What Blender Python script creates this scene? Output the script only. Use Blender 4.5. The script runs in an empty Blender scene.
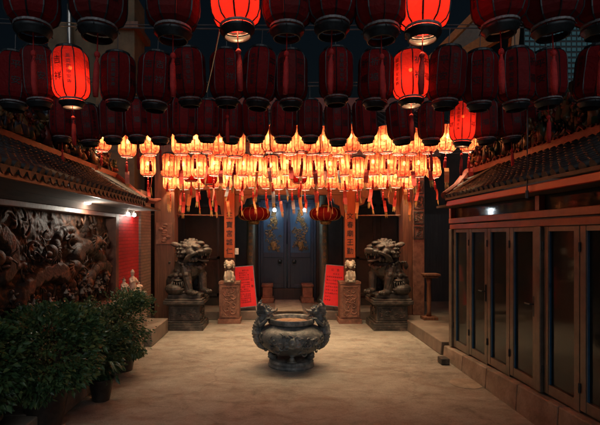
import bpy, bmesh, math, random
from mathutils import Vector, Matrix, noise, Euler

random.seed(11)
scene = bpy.context.scene
COL = scene.collection
PI = math.pi
F, PX, PY, H = 450.0, 275.0, 235.0, 1.8          # focal length (px of the 600 px frame), principal point, eye height


def P(x, y, Y):
    return Vector(((x - PX) / F * Y, Y, H - (y - PY) / F * Y))


# ------------------------------------------------------------------ materials
def new_mat(name):
    m = bpy.data.materials.new(name)
    m.use_nodes = True
    nt = m.node_tree
    nt.nodes.clear()
    out = nt.nodes.new('ShaderNodeOutputMaterial')
    return m, nt, out


def N(nt, t, **kw):
    n = nt.nodes.new(t)
    for k, v in kw.items():
        if k in n.inputs:
            n.inputs[k].default_value = v
        else:
            setattr(n, k, v)
    return n


def surf(name, c1, c2, scale=4.0, rough=0.6, metal=0.0, bump=0.3, bscale=40.0, detail=6.0, c3=None, coords='Object', bdist=0.01,
         r2=None, spec=0.5):
    """Mottled surface: two or three colours mixed by noise, fine bump."""
    m, nt, out = new_mat(name)
    b = N(nt, 'ShaderNodeBsdfPrincipled')
    b.inputs['Metallic'].default_value = metal
    b.inputs['Specular IOR Level'].default_value = spec
    tc = N(nt, 'ShaderNodeTexCoord')
    n1 = N(nt, 'ShaderNodeTexNoise')
    n1.inputs['Scale'].default_value = scale
    n1.inputs['Detail'].default_value = detail
    n1.inputs['Roughness'].default_value = 0.65
    nt.links.new(tc.outputs[coords], n1.inputs['Vector'])
    cr = N(nt, 'ShaderNodeValToRGB')
    e = cr.color_ramp.elements
    e[0].position, e[0].color = 0.33, (*c1, 1)
    e[1].position, e[1].color = 0.68, (*c2, 1)
    if c3:
        k = e.new(0.52)
        k.color = (*c3, 1)
    nt.links.new(n1.outputs['Fac'], cr.inputs['Fac'])
    nt.links.new(cr.outputs['Color'], b.inputs['Base Color'])
    n2 = N(nt, 'ShaderNodeTexNoise')
    n2.inputs['Scale'].default_value = bscale
    n2.inputs['Detail'].default_value = 5
    nt.links.new(tc.outputs[coords], n2.inputs['Vector'])
    mr = N(nt, 'ShaderNodeMapRange')
    mr.inputs['To Min'].default_value = rough - 0.12 if r2 is None else rough
    mr.inputs['To Max'].default_value = rough + 0.15 if r2 is None else r2
    nt.links.new(n1.outputs['Fac'], mr.inputs['Value'])
    nt.links.new(mr.outputs['Result'], b.inputs['Roughness'])
    bp = N(nt, 'ShaderNodeBump')
    bp.inputs['Strength'].default_value = bump
    bp.inputs['Distance'].default_value = bdist
    nt.links.new(n2.outputs['Fac'], bp.inputs['Height'])
    nt.links.new(bp.outputs['Normal'], b.inputs['Normal'])
    nt.links.new(b.outputs['BSDF'], out.inputs['Surface'])
    return m


def wood(name, c1, c2, axis='Z', rough=0.5):
    m, nt, out = new_mat(name)
    b = N(nt, 'ShaderNodeBsdfPrincipled')
    tc = N(nt, 'ShaderNodeTexCoord')
    mp = N(nt, 'ShaderNodeMapping')
    sc = {'Z': (14, 14, 0.9), 'X': (0.9, 14, 14), 'Y': (14, 0.9, 14)}[axis]
    mp.inputs['Scale'].default_value = sc
    nt.links.new(tc.outputs['Object'], mp.inputs['Vector'])
    n1 = N(nt, 'ShaderNodeTexNoise')
    n1.inputs['Scale'].default_value = 2.2
    n1.inputs['Detail'].default_value = 8
    n1.inputs['Roughness'].default_value = 0.7
    nt.links.new(mp.outputs['Vector'], n1.inputs['Vector'])
    cr = N(nt, 'ShaderNodeValToRGB')
    e = cr.color_ramp.elements
    e[0].position, e[0].color = 0.3, (*c1, 1)
    e[1].position, e[1].color = 0.7, (*c2, 1)
    nt.links.new(n1.outputs['Fac'], cr.inputs['Fac'])
    nt.links.new(cr.outputs['Color'], b.inputs['Base Color'])
    b.inputs['Roughness'].default_value = rough
    bp = N(nt, 'ShaderNodeBump')
    bp.inputs['Strength'].default_value = 0.35
    bp.inputs['Distance'].default_value = 0.006
    nt.links.new(n1.outputs['Fac'], bp.inputs['Height'])
    nt.links.new(bp.outputs['Normal'], b.inputs['Normal'])
    nt.links.new(b.outputs['BSDF'], out.inputs['Surface'])
    return m


def paper(name, trans, diff, through=0.1, band=None, tint=None):
    """Lantern paper: lets light scatter through, and a little straight through."""
    m, nt, out = new_mat(name)
    tc = N(nt, 'ShaderNodeTexCoord')
    n1 = N(nt, 'ShaderNodeTexNoise')
    n1.inputs['Scale'].default_value = 9
    n1.inputs['Detail'].default_value = 5
    nt.links.new(tc.outputs['Object'], n1.inputs['Vector'])
    mx = N(nt, 'ShaderNodeMix', data_type='RGBA')
    mx.inputs[6].default_value = (*[c * 0.72 for c in diff], 1)
    mx.inputs[7].default_value = (*diff, 1)
    nt.links.new(n1.outputs['Fac'], mx.inputs[0])
    d = N(nt, 'ShaderNodeBsdfDiffuse')
    nt.links.new(mx.outputs[2], d.inputs['Color'])
    mx2 = N(nt, 'ShaderNodeMix', data_type='RGBA')
    mx2.inputs[6].default_value = (*[c * 0.8 for c in trans], 1)
    mx2.inputs[7].default_value = (*trans, 1)
    nt.links.new(n1.outputs['Fac'], mx2.inputs[0])
    t = N(nt, 'ShaderNodeBsdfTranslucent')
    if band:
        # printed bands at foot and head; bulb glow falloff painted round each pale centre
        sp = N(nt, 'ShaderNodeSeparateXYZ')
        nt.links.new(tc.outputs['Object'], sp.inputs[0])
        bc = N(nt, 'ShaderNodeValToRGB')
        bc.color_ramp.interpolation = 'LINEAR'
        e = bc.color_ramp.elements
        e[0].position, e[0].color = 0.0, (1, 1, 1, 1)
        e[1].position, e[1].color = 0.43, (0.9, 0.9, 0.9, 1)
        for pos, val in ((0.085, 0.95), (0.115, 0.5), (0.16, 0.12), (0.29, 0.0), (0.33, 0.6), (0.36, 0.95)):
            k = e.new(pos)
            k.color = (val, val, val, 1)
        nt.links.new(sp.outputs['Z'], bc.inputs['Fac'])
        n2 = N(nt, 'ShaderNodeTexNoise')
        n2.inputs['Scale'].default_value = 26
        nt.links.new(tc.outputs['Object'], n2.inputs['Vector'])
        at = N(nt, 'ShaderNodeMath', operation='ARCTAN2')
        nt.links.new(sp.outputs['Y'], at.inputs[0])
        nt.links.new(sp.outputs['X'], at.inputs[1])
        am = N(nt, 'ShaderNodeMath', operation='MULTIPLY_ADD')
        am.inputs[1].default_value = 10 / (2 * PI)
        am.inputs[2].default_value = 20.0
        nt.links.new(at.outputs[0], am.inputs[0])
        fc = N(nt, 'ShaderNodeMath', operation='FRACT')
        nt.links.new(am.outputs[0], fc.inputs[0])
        edge = N(nt, 'ShaderNodeValToRGB')  # reddens panel edges to imitate the bulb's glow fading outward
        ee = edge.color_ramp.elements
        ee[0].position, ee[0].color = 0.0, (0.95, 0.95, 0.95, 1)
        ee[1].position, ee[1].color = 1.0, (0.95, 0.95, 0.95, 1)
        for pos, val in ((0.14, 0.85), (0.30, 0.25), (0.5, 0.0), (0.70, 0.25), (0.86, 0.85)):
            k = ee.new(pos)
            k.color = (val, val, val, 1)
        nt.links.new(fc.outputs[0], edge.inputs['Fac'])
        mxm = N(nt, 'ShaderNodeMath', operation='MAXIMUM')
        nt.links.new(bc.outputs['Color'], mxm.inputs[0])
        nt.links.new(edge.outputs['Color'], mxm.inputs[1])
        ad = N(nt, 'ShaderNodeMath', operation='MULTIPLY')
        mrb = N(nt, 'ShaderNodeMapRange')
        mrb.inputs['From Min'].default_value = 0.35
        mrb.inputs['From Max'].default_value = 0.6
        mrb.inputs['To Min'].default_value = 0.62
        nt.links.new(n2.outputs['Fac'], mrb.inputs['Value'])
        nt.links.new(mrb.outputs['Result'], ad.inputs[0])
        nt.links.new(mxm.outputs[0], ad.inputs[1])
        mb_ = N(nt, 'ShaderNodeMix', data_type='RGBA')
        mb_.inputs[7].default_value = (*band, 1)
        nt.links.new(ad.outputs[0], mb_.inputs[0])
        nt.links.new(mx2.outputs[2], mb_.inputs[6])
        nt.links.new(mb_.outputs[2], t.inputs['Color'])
    else:
        nt.links.new(mx2.outputs[2], t.inputs['Color'])
    g = N(nt, 'ShaderNodeBsdfGlossy')
    g.inputs['Roughness'].default_value = 0.5
    g.inputs['Color'].default_value = (0.9, 0.55, 0.5, 1)
    tp = N(nt, 'ShaderNodeBsdfTransparent')
    tp.inputs['Color'].default_value = (*tint, 1) if tint else (1.0, trans[1] * 1.4 + 0.08, trans[2] * 1.2 + 0.03, 1)
    wn = N(nt, 'ShaderNodeTexNoise')
    wn.inputs['Scale'].default_value = 22
    wn.inputs['Detail'].default_value = 6
    wn.inputs['Distortion'].default_value = 1.0
    nt.links.new(tc.outputs['Object'], wn.inputs['Vector'])
    wb = N(nt, 'ShaderNodeBump')
    wb.inputs['Strength'].default_value = 0.6
    wb.inputs['Distance'].default_value = 0.012
    nt.links.new(wn.outputs['Fac'], wb.inputs['Height'])
    for q in (d, t, g):
        nt.links.new(wb.outputs['Normal'], q.inputs['Normal'])
    m1 = N(nt, 'ShaderNodeMixShader')
    m1.inputs[0].default_value = 0.5
    nt.links.new(d.outputs[0], m1.inputs[1])
    nt.links.new(t.outputs[0], m1.inputs[2])
    m3 = N(nt, 'ShaderNodeMixShader')
    m3.inputs[0].default_value = 0.012
    nt.links.new(m1.outputs[0], m3.inputs[1])
    nt.links.new(g.outputs[0], m3.inputs[2])
    m2 = N(nt, 'ShaderNodeMixShader')
    m2.inputs[0].default_value = through
    nt.links.new(m3.outputs[0], m2.inputs[1])
    nt.links.new(tp.outputs[0], m2.inputs[2])
    nt.links.new(m2.outputs[0], out.inputs['Surface'])
    return m


def emit(name, col, s, base=(0.8, 0.8, 0.8)):
    m, nt, out = new_mat(name)
    b = N(nt, 'ShaderNodeBsdfPrincipled')
    b.inputs['Base Color'].default_value = (*base, 1)
    b.inputs['Emission Color'].default_value = (*col, 1)
    b.inputs['Emission Strength'].default_value = s
    nt.links.new(b.outputs[0], out.inputs['Surface'])
    return m


def glass_mat(name):
    m, nt, out = new_mat(name)
    tp = N(nt, 'ShaderNodeBsdfTransparent')
    tp.inputs['Color'].default_value = (0.62, 0.66, 0.66, 1)
    g = N(nt, 'ShaderNodeBsdfGlossy')
    tc = N(nt, 'ShaderNodeTexCoord')
    n1 = N(nt, 'ShaderNodeTexNoise')
    n1.inputs['Scale'].default_value = 3.0
    nt.links.new(tc.outputs['Object'], n1.inputs['Vector'])
    mr = N(nt, 'ShaderNodeMapRange')
    mr.inputs['To Min'].default_value = 0.02
    mr.inputs['To Max'].default_value = 0.10
    nt.links.new(n1.outputs['Fac'], mr.inputs['Value'])
    nt.links.new(mr.outputs['Result'], g.inputs['Roughness'])
    fr = N(nt, 'ShaderNodeFresnel')
    fr.inputs['IOR'].default_value = 1.5
    mx = N(nt, 'ShaderNodeMixShader')
    nt.links.new(fr.outputs[0], mx.inputs[0])
    nt.links.new(tp.outputs[0], mx.inputs[1])
    nt.links.new(g.outputs[0], mx.inputs[2])
    d = N(nt, 'ShaderNodeBsdfDiffuse')
    d.inputs['Color'].default_value = (0.13, 0.14, 0.13, 1)
    m2 = N(nt, 'ShaderNodeMixShader')
    m2.inputs[0].default_value = 0.2
    nt.links.new(mx.outputs[0], m2.inputs[1])
    nt.links.new(d.outputs[0], m2.inputs[2])
    nt.links.new(m2.outputs[0], out.inputs['Surface'])
    return m


def brick_mat(name, c1, c2, mortar, bw=0.21, rh=0.055, use='Y'):
    m, nt, out = new_mat(name)
    b = N(nt, 'ShaderNodeBsdfPrincipled')
    tc = N(nt, 'ShaderNodeTexCoord')
    sp = N(nt, 'ShaderNodeSeparateXYZ')
    cb = N(nt, 'ShaderNodeCombineXYZ')
    nt.links.new(tc.outputs['Object'], sp.inputs[0])
    nt.links.new(sp.outputs[use], cb.inputs['X'])
    nt.links.new(sp.outputs['Z'], cb.inputs['Y'])
    br = N(nt, 'ShaderNodeTexBrick')
    br.inputs['Color1'].default_value = (*c1, 1)
    br.inputs['Color2'].default_value = (*c2, 1)
    br.inputs['Mortar'].default_value = (*mortar, 1)
    br.inputs['Scale'].default_value = 1.0
    br.inputs['Brick Width'].default_value = bw
    br.inputs['Row Height'].default_value = rh
    br.inputs['Mortar Size'].default_value = 0.006
    nt.links.new(cb.outputs[0], br.inputs['Vector'])
    nt.links.new(br.outputs['Color'], b.inputs['Base Color'])
    b.inputs['Roughness'].default_value = 0.55
    bp = N(nt, 'ShaderNodeBump')
    bp.inputs['Strength'].default_value = 0.8
    bp.inputs['Distance'].default_value = 0.008
    bp.invert = True
    nt.links.new(br.outputs['Fac'], bp.inputs['Height'])
    nt.links.new(bp.outputs['Normal'], b.inputs['Normal'])
    nt.links.new(b.outputs[0], out.inputs['Surface'])
    return m


def patchwork(name, cols, scale=9.0, rough=0.35):
    """Glazed ceramic pieces: cells of different glaze."""
    m, nt, out = new_mat(name)
    b = N(nt, 'ShaderNodeBsdfPrincipled')
    tc = N(nt, 'ShaderNodeTexCoord')
    v = N(nt, 'ShaderNodeTexVoronoi')
    v.inputs['Scale'].default_value = scale
    nt.links.new(tc.outputs['Object'], v.inputs['Vector'])
    sp = N(nt, 'ShaderNodeSeparateColor')
    nt.links.new(v.outputs['Color'], sp.inputs[0])
    cr = N(nt, 'ShaderNodeValToRGB')
    cr.color_ramp.interpolation = 'CONSTANT'
    e = cr.color_ramp.elements
    e[0].position, e[0].color = 0.0, (*cols[0], 1)
    e[1].position, e[1].color = 1.0 / len(cols), (*cols[1], 1)
    for i, c in enumerate(cols[2:], 2):
        k = e.new(i / len(cols))
        k.color = (*c, 1)
    nt.links.new(sp.outputs[0], cr.inputs['Fac'])
    nt.links.new(cr.outputs['Color'], b.inputs['Base Color'])
    b.inputs['Roughness'].default_value = rough
    nt.links.new(b.outputs[0], out.inputs['Surface'])
    return m


def leaf_mat(name, c1, c2, c3):
    m, nt, out = new_mat(name)
    b = N(nt, 'ShaderNodeBsdfPrincipled')
    tc = N(nt, 'ShaderNodeTexCoord')
    n1 = N(nt, 'ShaderNodeTexNoise')
    n1.inputs['Scale'].default_value = 11
    n1.inputs['Detail'].default_value = 4
    nt.links.new(tc.outputs['Object'], n1.inputs['Vector'])
    cr = N(nt, 'ShaderNodeValToRGB')
    e = cr.color_ramp.elements
    e[0].position, e[0].color = 0.35, (*c1, 1)
    e[1].position, e[1].color = 0.7, (*c3, 1)
    k = e.new(0.52)
    k.color = (*c2, 1)
    nt.links.new(n1.outputs['Fac'], cr.inputs['Fac'])
    nt.links.new(cr.outputs['Color'], b.inputs['Base Color'])
    b.inputs['Roughness'].default_value = 0.38
    t = N(nt, 'ShaderNodeBsdfTranslucent')
    nt.links.new(cr.outputs['Color'], t.inputs['Color'])
    mx = N(nt, 'ShaderNodeMixShader')
    mx.inputs[0].default_value = 0.2
    nt.links.new(b.outputs[0], mx.inputs[1])
    nt.links.new(t.outputs[0], mx.inputs[2])
    nt.links.new(mx.outputs[0], out.inputs['Surface'])
    return m


def ground_mat():
    m, nt, out = new_mat('courtyard_concrete')
    b = N(nt, 'ShaderNodeBsdfPrincipled')
    tc = N(nt, 'ShaderNodeTexCoord')
    mp = N(nt, 'ShaderNodeMapping')
    mp.inputs['Scale'].default_value = (0.8, 1.25, 1.0)
    nt.links.new(tc.outputs['Object'], mp.inputs['Vector'])

    def nz(s, d=6, r=0.6, v=None, dist=0.0):
        n = N(nt, 'ShaderNodeTexNoise')
        n.inputs['Scale'].default_value = s
        n.inputs['Detail'].default_value = d
        n.inputs['Roughness'].default_value = r
        n.inputs['Distortion'].default_value = dist
        nt.links.new((v or mp).outputs[0] if v is None else tc.outputs['Object'], n.inputs['Vector'])
        return n
    big = nz(0.9, 9, 0.72, dist=0.5)
    mid = nz(4.2, 9, 0.78, dist=0.4)
    fine = nz(55, 4, 0.6, 1)
    cr = N(nt, 'ShaderNodeValToRGB')
    e = cr.color_ramp.elements
    e[0].position, e[0].color = 0.34, (0.10, 0.08, 0.064, 1)
    e[1].position, e[1].color = 0.66, (0.42, 0.385, 0.325, 1)
    k = e.new(0.48)
    k.color = (0.265, 0.236, 0.198, 1)
    mxf = N(nt, 'ShaderNodeMath', operation='MULTIPLY_ADD')
    mxf.inputs[1].default_value = 0.65
    nt.links.new(mid.outputs['Fac'], mxf.inputs[0])
    m0 = N(nt, 'ShaderNodeMath', operation='MULTIPLY')
    m0.inputs[1].default_value = 0.35
    nt.links.new(big.outputs['Fac'], m0.inputs[0])
    nt.links.new(m0.outputs[0], mxf.inputs[2])
    nt.links.new(mxf.outputs[0], cr.inputs['Fac'])
    # rusty stains
    st = nz(1.9, 5, 0.6, dist=1.2)
    scr = N(nt, 'ShaderNodeValToRGB')
    scr.color_ramp.elements[0].position = 0.52
    scr.color_ramp.elements[0].color = (0, 0, 0, 1)
    scr.color_ramp.elements[1].position = 0.74
    scr.color_ramp.elements[1].color = (0.55, 0.55, 0.55, 1)
    nt.links.new(st.outputs['Fac'], scr.inputs['Fac'])
    mx = N(nt, 'ShaderNodeMix', data_type='RGBA')
    mx.inputs[7].default_value = (0.15, 0.075, 0.045, 1)
    nt.links.new(scr.outputs['Color'], mx.inputs[0])
    nt.links.new(cr.outputs['Color'], mx.inputs[6])
    # fine speckle
    mx2 = N(nt, 'ShaderNodeMix', data_type='RGBA')
    mx2.blend_type = 'MULTIPLY'
    mx2.inputs[0].default_value = 0.5
    fr = N(nt, 'ShaderNodeMapRange')
    fr.inputs['From Min'].default_value = 0.3
    fr.inputs['From Max'].default_value = 0.7
    fr.inputs['To Min'].default_value = 0.45
    fr.inputs['To Max'].default_value = 1.1
    nt.links.new(fine.outputs['Fac'], fr.inputs['Value'])
    # hairline cracks, broken up by noise
    wob = nz(1.6, 6, 0.7, dist=0.8)
    wv = N(nt, 'ShaderNodeMix', data_type='VECTOR')
    wv.inputs[0].default_value = 0.22
    nt.links.new(mp.outputs[0], wv.inputs[4])
    nt.links.new(wob.outputs['Color'], wv.inputs[5])
    vo = N(nt, 'ShaderNodeTexVoronoi', feature='DISTANCE_TO_EDGE')
    vo.inputs['Scale'].default_value = 0.75
    nt.links.new(wv.outputs[1], vo.inputs['Vector'])
    ck = N(nt, 'ShaderNodeMapRange')
    ck.inputs['From Min'].default_value = 0.0
    ck.inputs['From Max'].default_value = 0.010
    ck.inputs['To Min'].default_value = 0.55
    ck.inputs['To Max'].default_value = 0.0
    nt.links.new(vo.outputs['Distance'], ck.inputs['Value'])
    ckm = N(nt, 'ShaderNodeMath', operation='MULTIPLY')
    nt.links.new(ck.outputs['Result'], ckm.inputs[0])
    nt.links.new(st.outputs['Fac'], ckm.inputs[1])
    mxc = N(nt, 'ShaderNodeMix', data_type='RGBA')
    mxc.inputs[7].default_value = (0.05, 0.04, 0.034, 1)
    nt.links.new(ckm.outputs[0], mxc.inputs[0])
    nt.links.new(mx.outputs[2], mxc.inputs[6])
    nt.links.new(mxc.outputs[2], mx2.inputs[6])
    nt.links.new(fr.outputs['Result'], mx2.inputs[7])
    nt.links.new(mx2.outputs[2], b.inputs['Base Color'])
    rr = N(nt, 'ShaderNodeMapRange')
    rr.inputs['To Min'].default_value = 0.45
    rr.inputs['To Max'].default_value = 0.85
    nt.links.new(mid.outputs['Fac'], rr.inputs['Value'])
    nt.links.new(rr.outputs['Result'], b.inputs['Roughness'])
    bp = N(nt, 'ShaderNodeBump')
    bp.inputs['Strength'].default_value = 0.6
    bp.inputs['Distance'].default_value = 0.012
    ad = N(nt, 'ShaderNodeMath', operation='ADD')
    nt.links.new(fine.outputs['Fac'], ad.inputs[0])
    nt.links.new(mid.outputs['Fac'], ad.inputs[1])
    nt.links.new(ad.outputs[0], bp.inputs['Height'])
    nt.links.new(bp.outputs['Normal'], b.inputs['Normal'])
    nt.links.new(b.outputs[0], out.inputs['Surface'])
    return m


M = {}
M['ground'] = ground_mat()
M['porch'] = surf('porch_stone', (0.10, 0.075, 0.06), (0.24, 0.19, 0.15), 3, 0.55, bump=0.25)
M['kerb'] = surf('kerb_granite', (0.17, 0.13, 0.10), (0.38, 0.31, 0.24), 5, 0.6, bump=0.4)
M['stone'] = surf('carved_dark_stone', (0.02, 0.018, 0.017), (0.135, 0.108, 0.088), 7, 0.46, bump=0.6, bscale=60, c3=(0.046, 0.038, 0.033))
M['redstone'] = surf('carved_reddish_stone', (0.12, 0.05, 0.033), (0.30, 0.145, 0.095), 9, 0.6, bump=0.5, bscale=55)
M['paleston'] = surf('pale_stone', (0.34, 0.28, 0.21), (0.62, 0.54, 0.42), 12, 0.6, bump=0.4)
M['bronze'] = surf('weathered_cast_iron', (0.06, 0.066, 0.068), (0.36, 0.345, 0.31), 7, 0.5, 0.15, bump=0.5, bscale=45, c3=(0.14, 0.145, 0.14))
M['ash'] = surf('incense_ash', (0.22, 0.12, 0.07), (0.42, 0.28, 0.18), 20, 0.9, bump=0.8, bscale=80)
M['wood'] = wood('dark_red_timber', (0.075, 0.03, 0.018), (0.22, 0.095, 0.05))
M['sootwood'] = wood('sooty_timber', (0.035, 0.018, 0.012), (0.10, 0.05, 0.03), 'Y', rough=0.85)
M['woodx'] = wood('dark_red_timber_across', (0.06, 0.027, 0.018), (0.17, 0.075, 0.045), 'X')
M['amberwood'] = wood('orange_timber', (0.30, 0.12, 0.045), (0.50, 0.23, 0.09), 'Y')
M['blackwood'] = wood('black_timber', (0.012, 0.012, 0.013), (0.04, 0.036, 0.034))
M['bluedoor'] = wood('dark_blue_door_paint', (0.009, 0.017, 0.038), (0.02, 0.034, 0.068), rough=0.35)
M['bluepanel'] = wood('blue_panel_paint', (0.010, 0.045, 0.10), (0.022, 0.085, 0.17), rough=0.4)
M['gold'] = surf('tarnished_gilding', (0.10, 0.06, 0.025), (0.45, 0.28, 0.11), 26, 0.42, 0.5, bump=0.3)
M['greencol'] = wood('green_grey_column', (0.04, 0.055, 0.045), (0.11, 0.12, 0.085))
M['couplet'] = wood('orange_red_board', (0.24, 0.045, 0.014), (0.40, 0.09, 0.026), rough=0.5)
M['ink'] = surf('black_ink', (0.008, 0.008, 0.01), (0.016, 0.014, 0.016), 8, 0.5, bump=0)
M['darkred'] = surf('dark_red_ink', (0.16, 0.005, 0.01), (0.24, 0.008, 0.014), 8, 0.6, bump=0)
M['redboard'] = surf('bright_red_paper_board', (0.84, 0.014, 0.020), (0.92, 0.028, 0.030), 6, 0.5, bump=0.06)
M['metal'] = surf('brushed_steel', (0.40, 0.38, 0.35), (0.58, 0.56, 0.52), 15, 0.3, 0.9, bump=0.05)
M['blackmetal'] = surf('black_painted_tin', (0.016, 0.02, 0.024), (0.045, 0.055, 0.062), 16, 0.4, 0.3, bump=0.1)
M['greymetal'] = surf('grey_printed_band', (0.10, 0.10, 0.11), (0.34, 0.32, 0.33), 60, 0.5, 0.1, bump=0.1)
M['wire'] = surf('grey_wire', (0.07, 0.075, 0.08), (0.13, 0.13, 0.14), 10, 0.5, 0.3, bump=0)
M['tile'] = surf('dark_roof_tile', (0.014, 0.014, 0.016), (0.065, 0.055, 0.05), 7, 0.6, bump=0.3, bscale=50)
M['ridge'] = surf('red_ridge_plaster', (0.18, 0.035, 0.025), (0.34, 0.08, 0.05), 8, 0.55, bump=0.3)
M['fascia'] = surf('red_fascia_paint', (0.74, 0.028, 0.016), (0.86, 0.06, 0.03), 4, 0.33, bump=0.1)
M['rail'] = surf('red_brown_rail_paint', (0.26, 0.055, 0.026), (0.42, 0.10, 0.045), 5, 0.35, bump=0.15)
M['fasciab'] = surf('brown_fascia_paint', (0.08, 0.028, 0.02), (0.20, 0.075, 0.045), 6, 0.45, bump=0.2)
M['frame'] = surf('bronze_anodised_aluminium', (0.125, 0.10, 0.08), (0.22, 0.18, 0.145), 7, 0.36, 0.45, bump=0.06)
M['soffit'] = surf('soffit_plaster', (0.14, 0.12, 0.10), (0.26, 0.22, 0.18), 5, 0.7, bump=0.2)
M['bead'] = surf('bead_sky_reflection', (0.03, 0.10, 0.19), (0.05, 0.15, 0.27), 9, 0.3, bump=0.02)  # blue of reflected sky put into the glazing bead's colour
M['glass'] = glass_mat('dusty_window_glass')
M['brickred'] = brick_mat('red_painted_brick', (0.42, 0.012, 0.014), (0.33, 0.010, 0.012), (0.22, 0.006, 0.008))
M['brickbrown'] = brick_mat('brown_brick', (0.14, 0.085, 0.06), (0.20, 0.12, 0.085), (0.07, 0.05, 0.04))
M['relief'] = surf('bronze_relief', (0.024, 0.014, 0.010), (0.27, 0.10, 0.045), 5, 0.6, 0.1, bump=0.5, bscale=38, c3=(0.065, 0.036, 0.024), bdist=0.015)
M['plaster'] = surf('ochre_plaster', (0.10, 0.068, 0.04), (0.20, 0.145, 0.085), 3, 0.8, bump=0.2)
M['darkwall'] = surf('sooty_wall', (0.02, 0.018, 0.017), (0.05, 0.042, 0.037), 3, 0.75, bump=0.2)
M['ceramic'] = patchwork('glazed_ceramic_pieces', [(0.18, 0.03, 0.02), (0.20, 0.08, 0.03), (0.04, 0.07, 0.035), (0.22, 0.14, 0.06), (0.08, 0.02, 0.022), (0.035, 0.05, 0.065)])
M['leaf'] = leaf_mat('hedge_leaf', (0.035, 0.085, 0.04), (0.085, 0.17, 0.065), (0.22, 0.25, 0.08))
M['leaf2'] = leaf_mat('shrub_leaf', (0.035, 0.08, 0.04), (0.08, 0.14, 0.06), (0.18, 0.20, 0.08))
M['strap'] = leaf_mat('strap_leaf', (0.03, 0.08, 0.05), (0.07, 0.14, 0.08), (0.14, 0.2, 0.12))
M['bark'] = surf('bark', (0.04, 0.03, 0.02), (0.10, 0.07, 0.05), 12, 0.85, bump=0.6)
M['pot'] = surf('black_glazed_pot', (0.012, 0.011, 0.011), (0.05, 0.037, 0.03), 6, 0.3, bump=0.2)
M['terra'] = surf('brown_glazed_pot', (0.09, 0.045, 0.028), (0.22, 0.12, 0.075), 6, 0.4, bump=0.3)
M['soil'] = surf('soil', (0.02, 0.014, 0.01), (0.06, 0.042, 0.03), 25, 0.9, bump=0.8)
M['orange'] = surf('orange_peel', (0.62, 0.20, 0.06), (0.80, 0.32, 0.12), 20, 0.45, bump=0.2)
M['china'] = surf('figurine_glaze', (0.42, 0.24, 0.17), (0.72, 0.58, 0.45), 14, 0.35, bump=0.2)
M['skin'] = surf('figurine_face', (0.6, 0.42, 0.32), (0.7, 0.5, 0.38), 14, 0.4, bump=0.1)
M['paper_red'] = paper('red_lantern_paper', (0.17, 0.0085, 0.007), (0.36, 0.02, 0.028), 0.035)
M['paper_old'] = paper('faded_red_lantern_paper', (0.42, 0.025, 0.024), (0.31, 0.024, 0.032), 0.02)
M['paper_dull'] = paper('dusty_red_lantern_paper', (0.34, 0.035, 0.034), (0.24, 0.032, 0.038), 0.02)
M['paper_amber'] = paper('amber_lantern_paper', (0.46, 0.19, 0.075), (0.42, 0.04, 0.03), 0.06, band=(0.15, 0.009, 0.006), tint=(1.0, 0.62, 0.36))  # band: printed red, also used for the painted glow falloff
M['paper_rose'] = paper('scarlet_lantern_paper', (0.95, 0.02, 0.03), (0.75, 0.015, 0.03), 0.0)
M['bulb_warm'] = emit('warm_bulb', (1.0, 0.72, 0.40), 34)
M['bulb_red'] = emit('amber_bulb', (1.0, 0.62, 0.2), 60)
M['bulb_white'] = emit('white_bulb', (1.0, 0.95, 0.84), 30)
M['bulb_cool'] = emit('cool_bulb', (0.85, 0.95, 1.0), 45)
for k in ('bulb_warm', 'bulb_red', 'bulb_white', 'bulb_cool'):
    M[k].cycles.emission_sampling = 'NONE'       # the lamps beside the bulbs do the lighting
M['tassel'] = surf('red_tassel_thread', (0.42, 0.018, 0.022), (0.62, 0.04, 0.035), 30, 0.8, bump=0.4, bscale=200)
M['fringe'] = surf('yellow_tassel_thread', (0.62, 0.36, 0.10), (0.75, 0.50, 0.20), 30, 0.8, bump=0.4, bscale=200)
M['tag_red'] = surf('red_wish_card', (0.62, 0.05, 0.045), (0.72, 0.12, 0.08), 9, 0.6, bump=0.05)
M['tag_orange'] = surf('orange_wish_card', (0.72, 0.24, 0.07), (0.80, 0.36, 0.14), 9, 0.6, bump=0.05)
M['tag_pink'] = surf('pink_wish_card', (0.72, 0.22, 0.18), (0.80, 0.38, 0.28), 9, 0.6, bump=0.05)
M['tag_grey'] = surf('grey_wish_card', (0.22, 0.24, 0.28), (0.32, 0.33, 0.36), 9, 0.6, bump=0.05)
M['white'] = surf('white_plastic', (0.6, 0.58, 0.52), (0.75, 0.72, 0.66), 9, 0.4, bump=0.02)
M['tower'] = surf('tower_concrete', (0.03, 0.035, 0.04), (0.05, 0.055, 0.06), 0.4, 0.8, bump=0)
M['towerwin'] = emit('teal_lit_window', (0.05, 0.30, 0.36), 0.055, base=(0.03, 0.05, 0.06))


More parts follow.
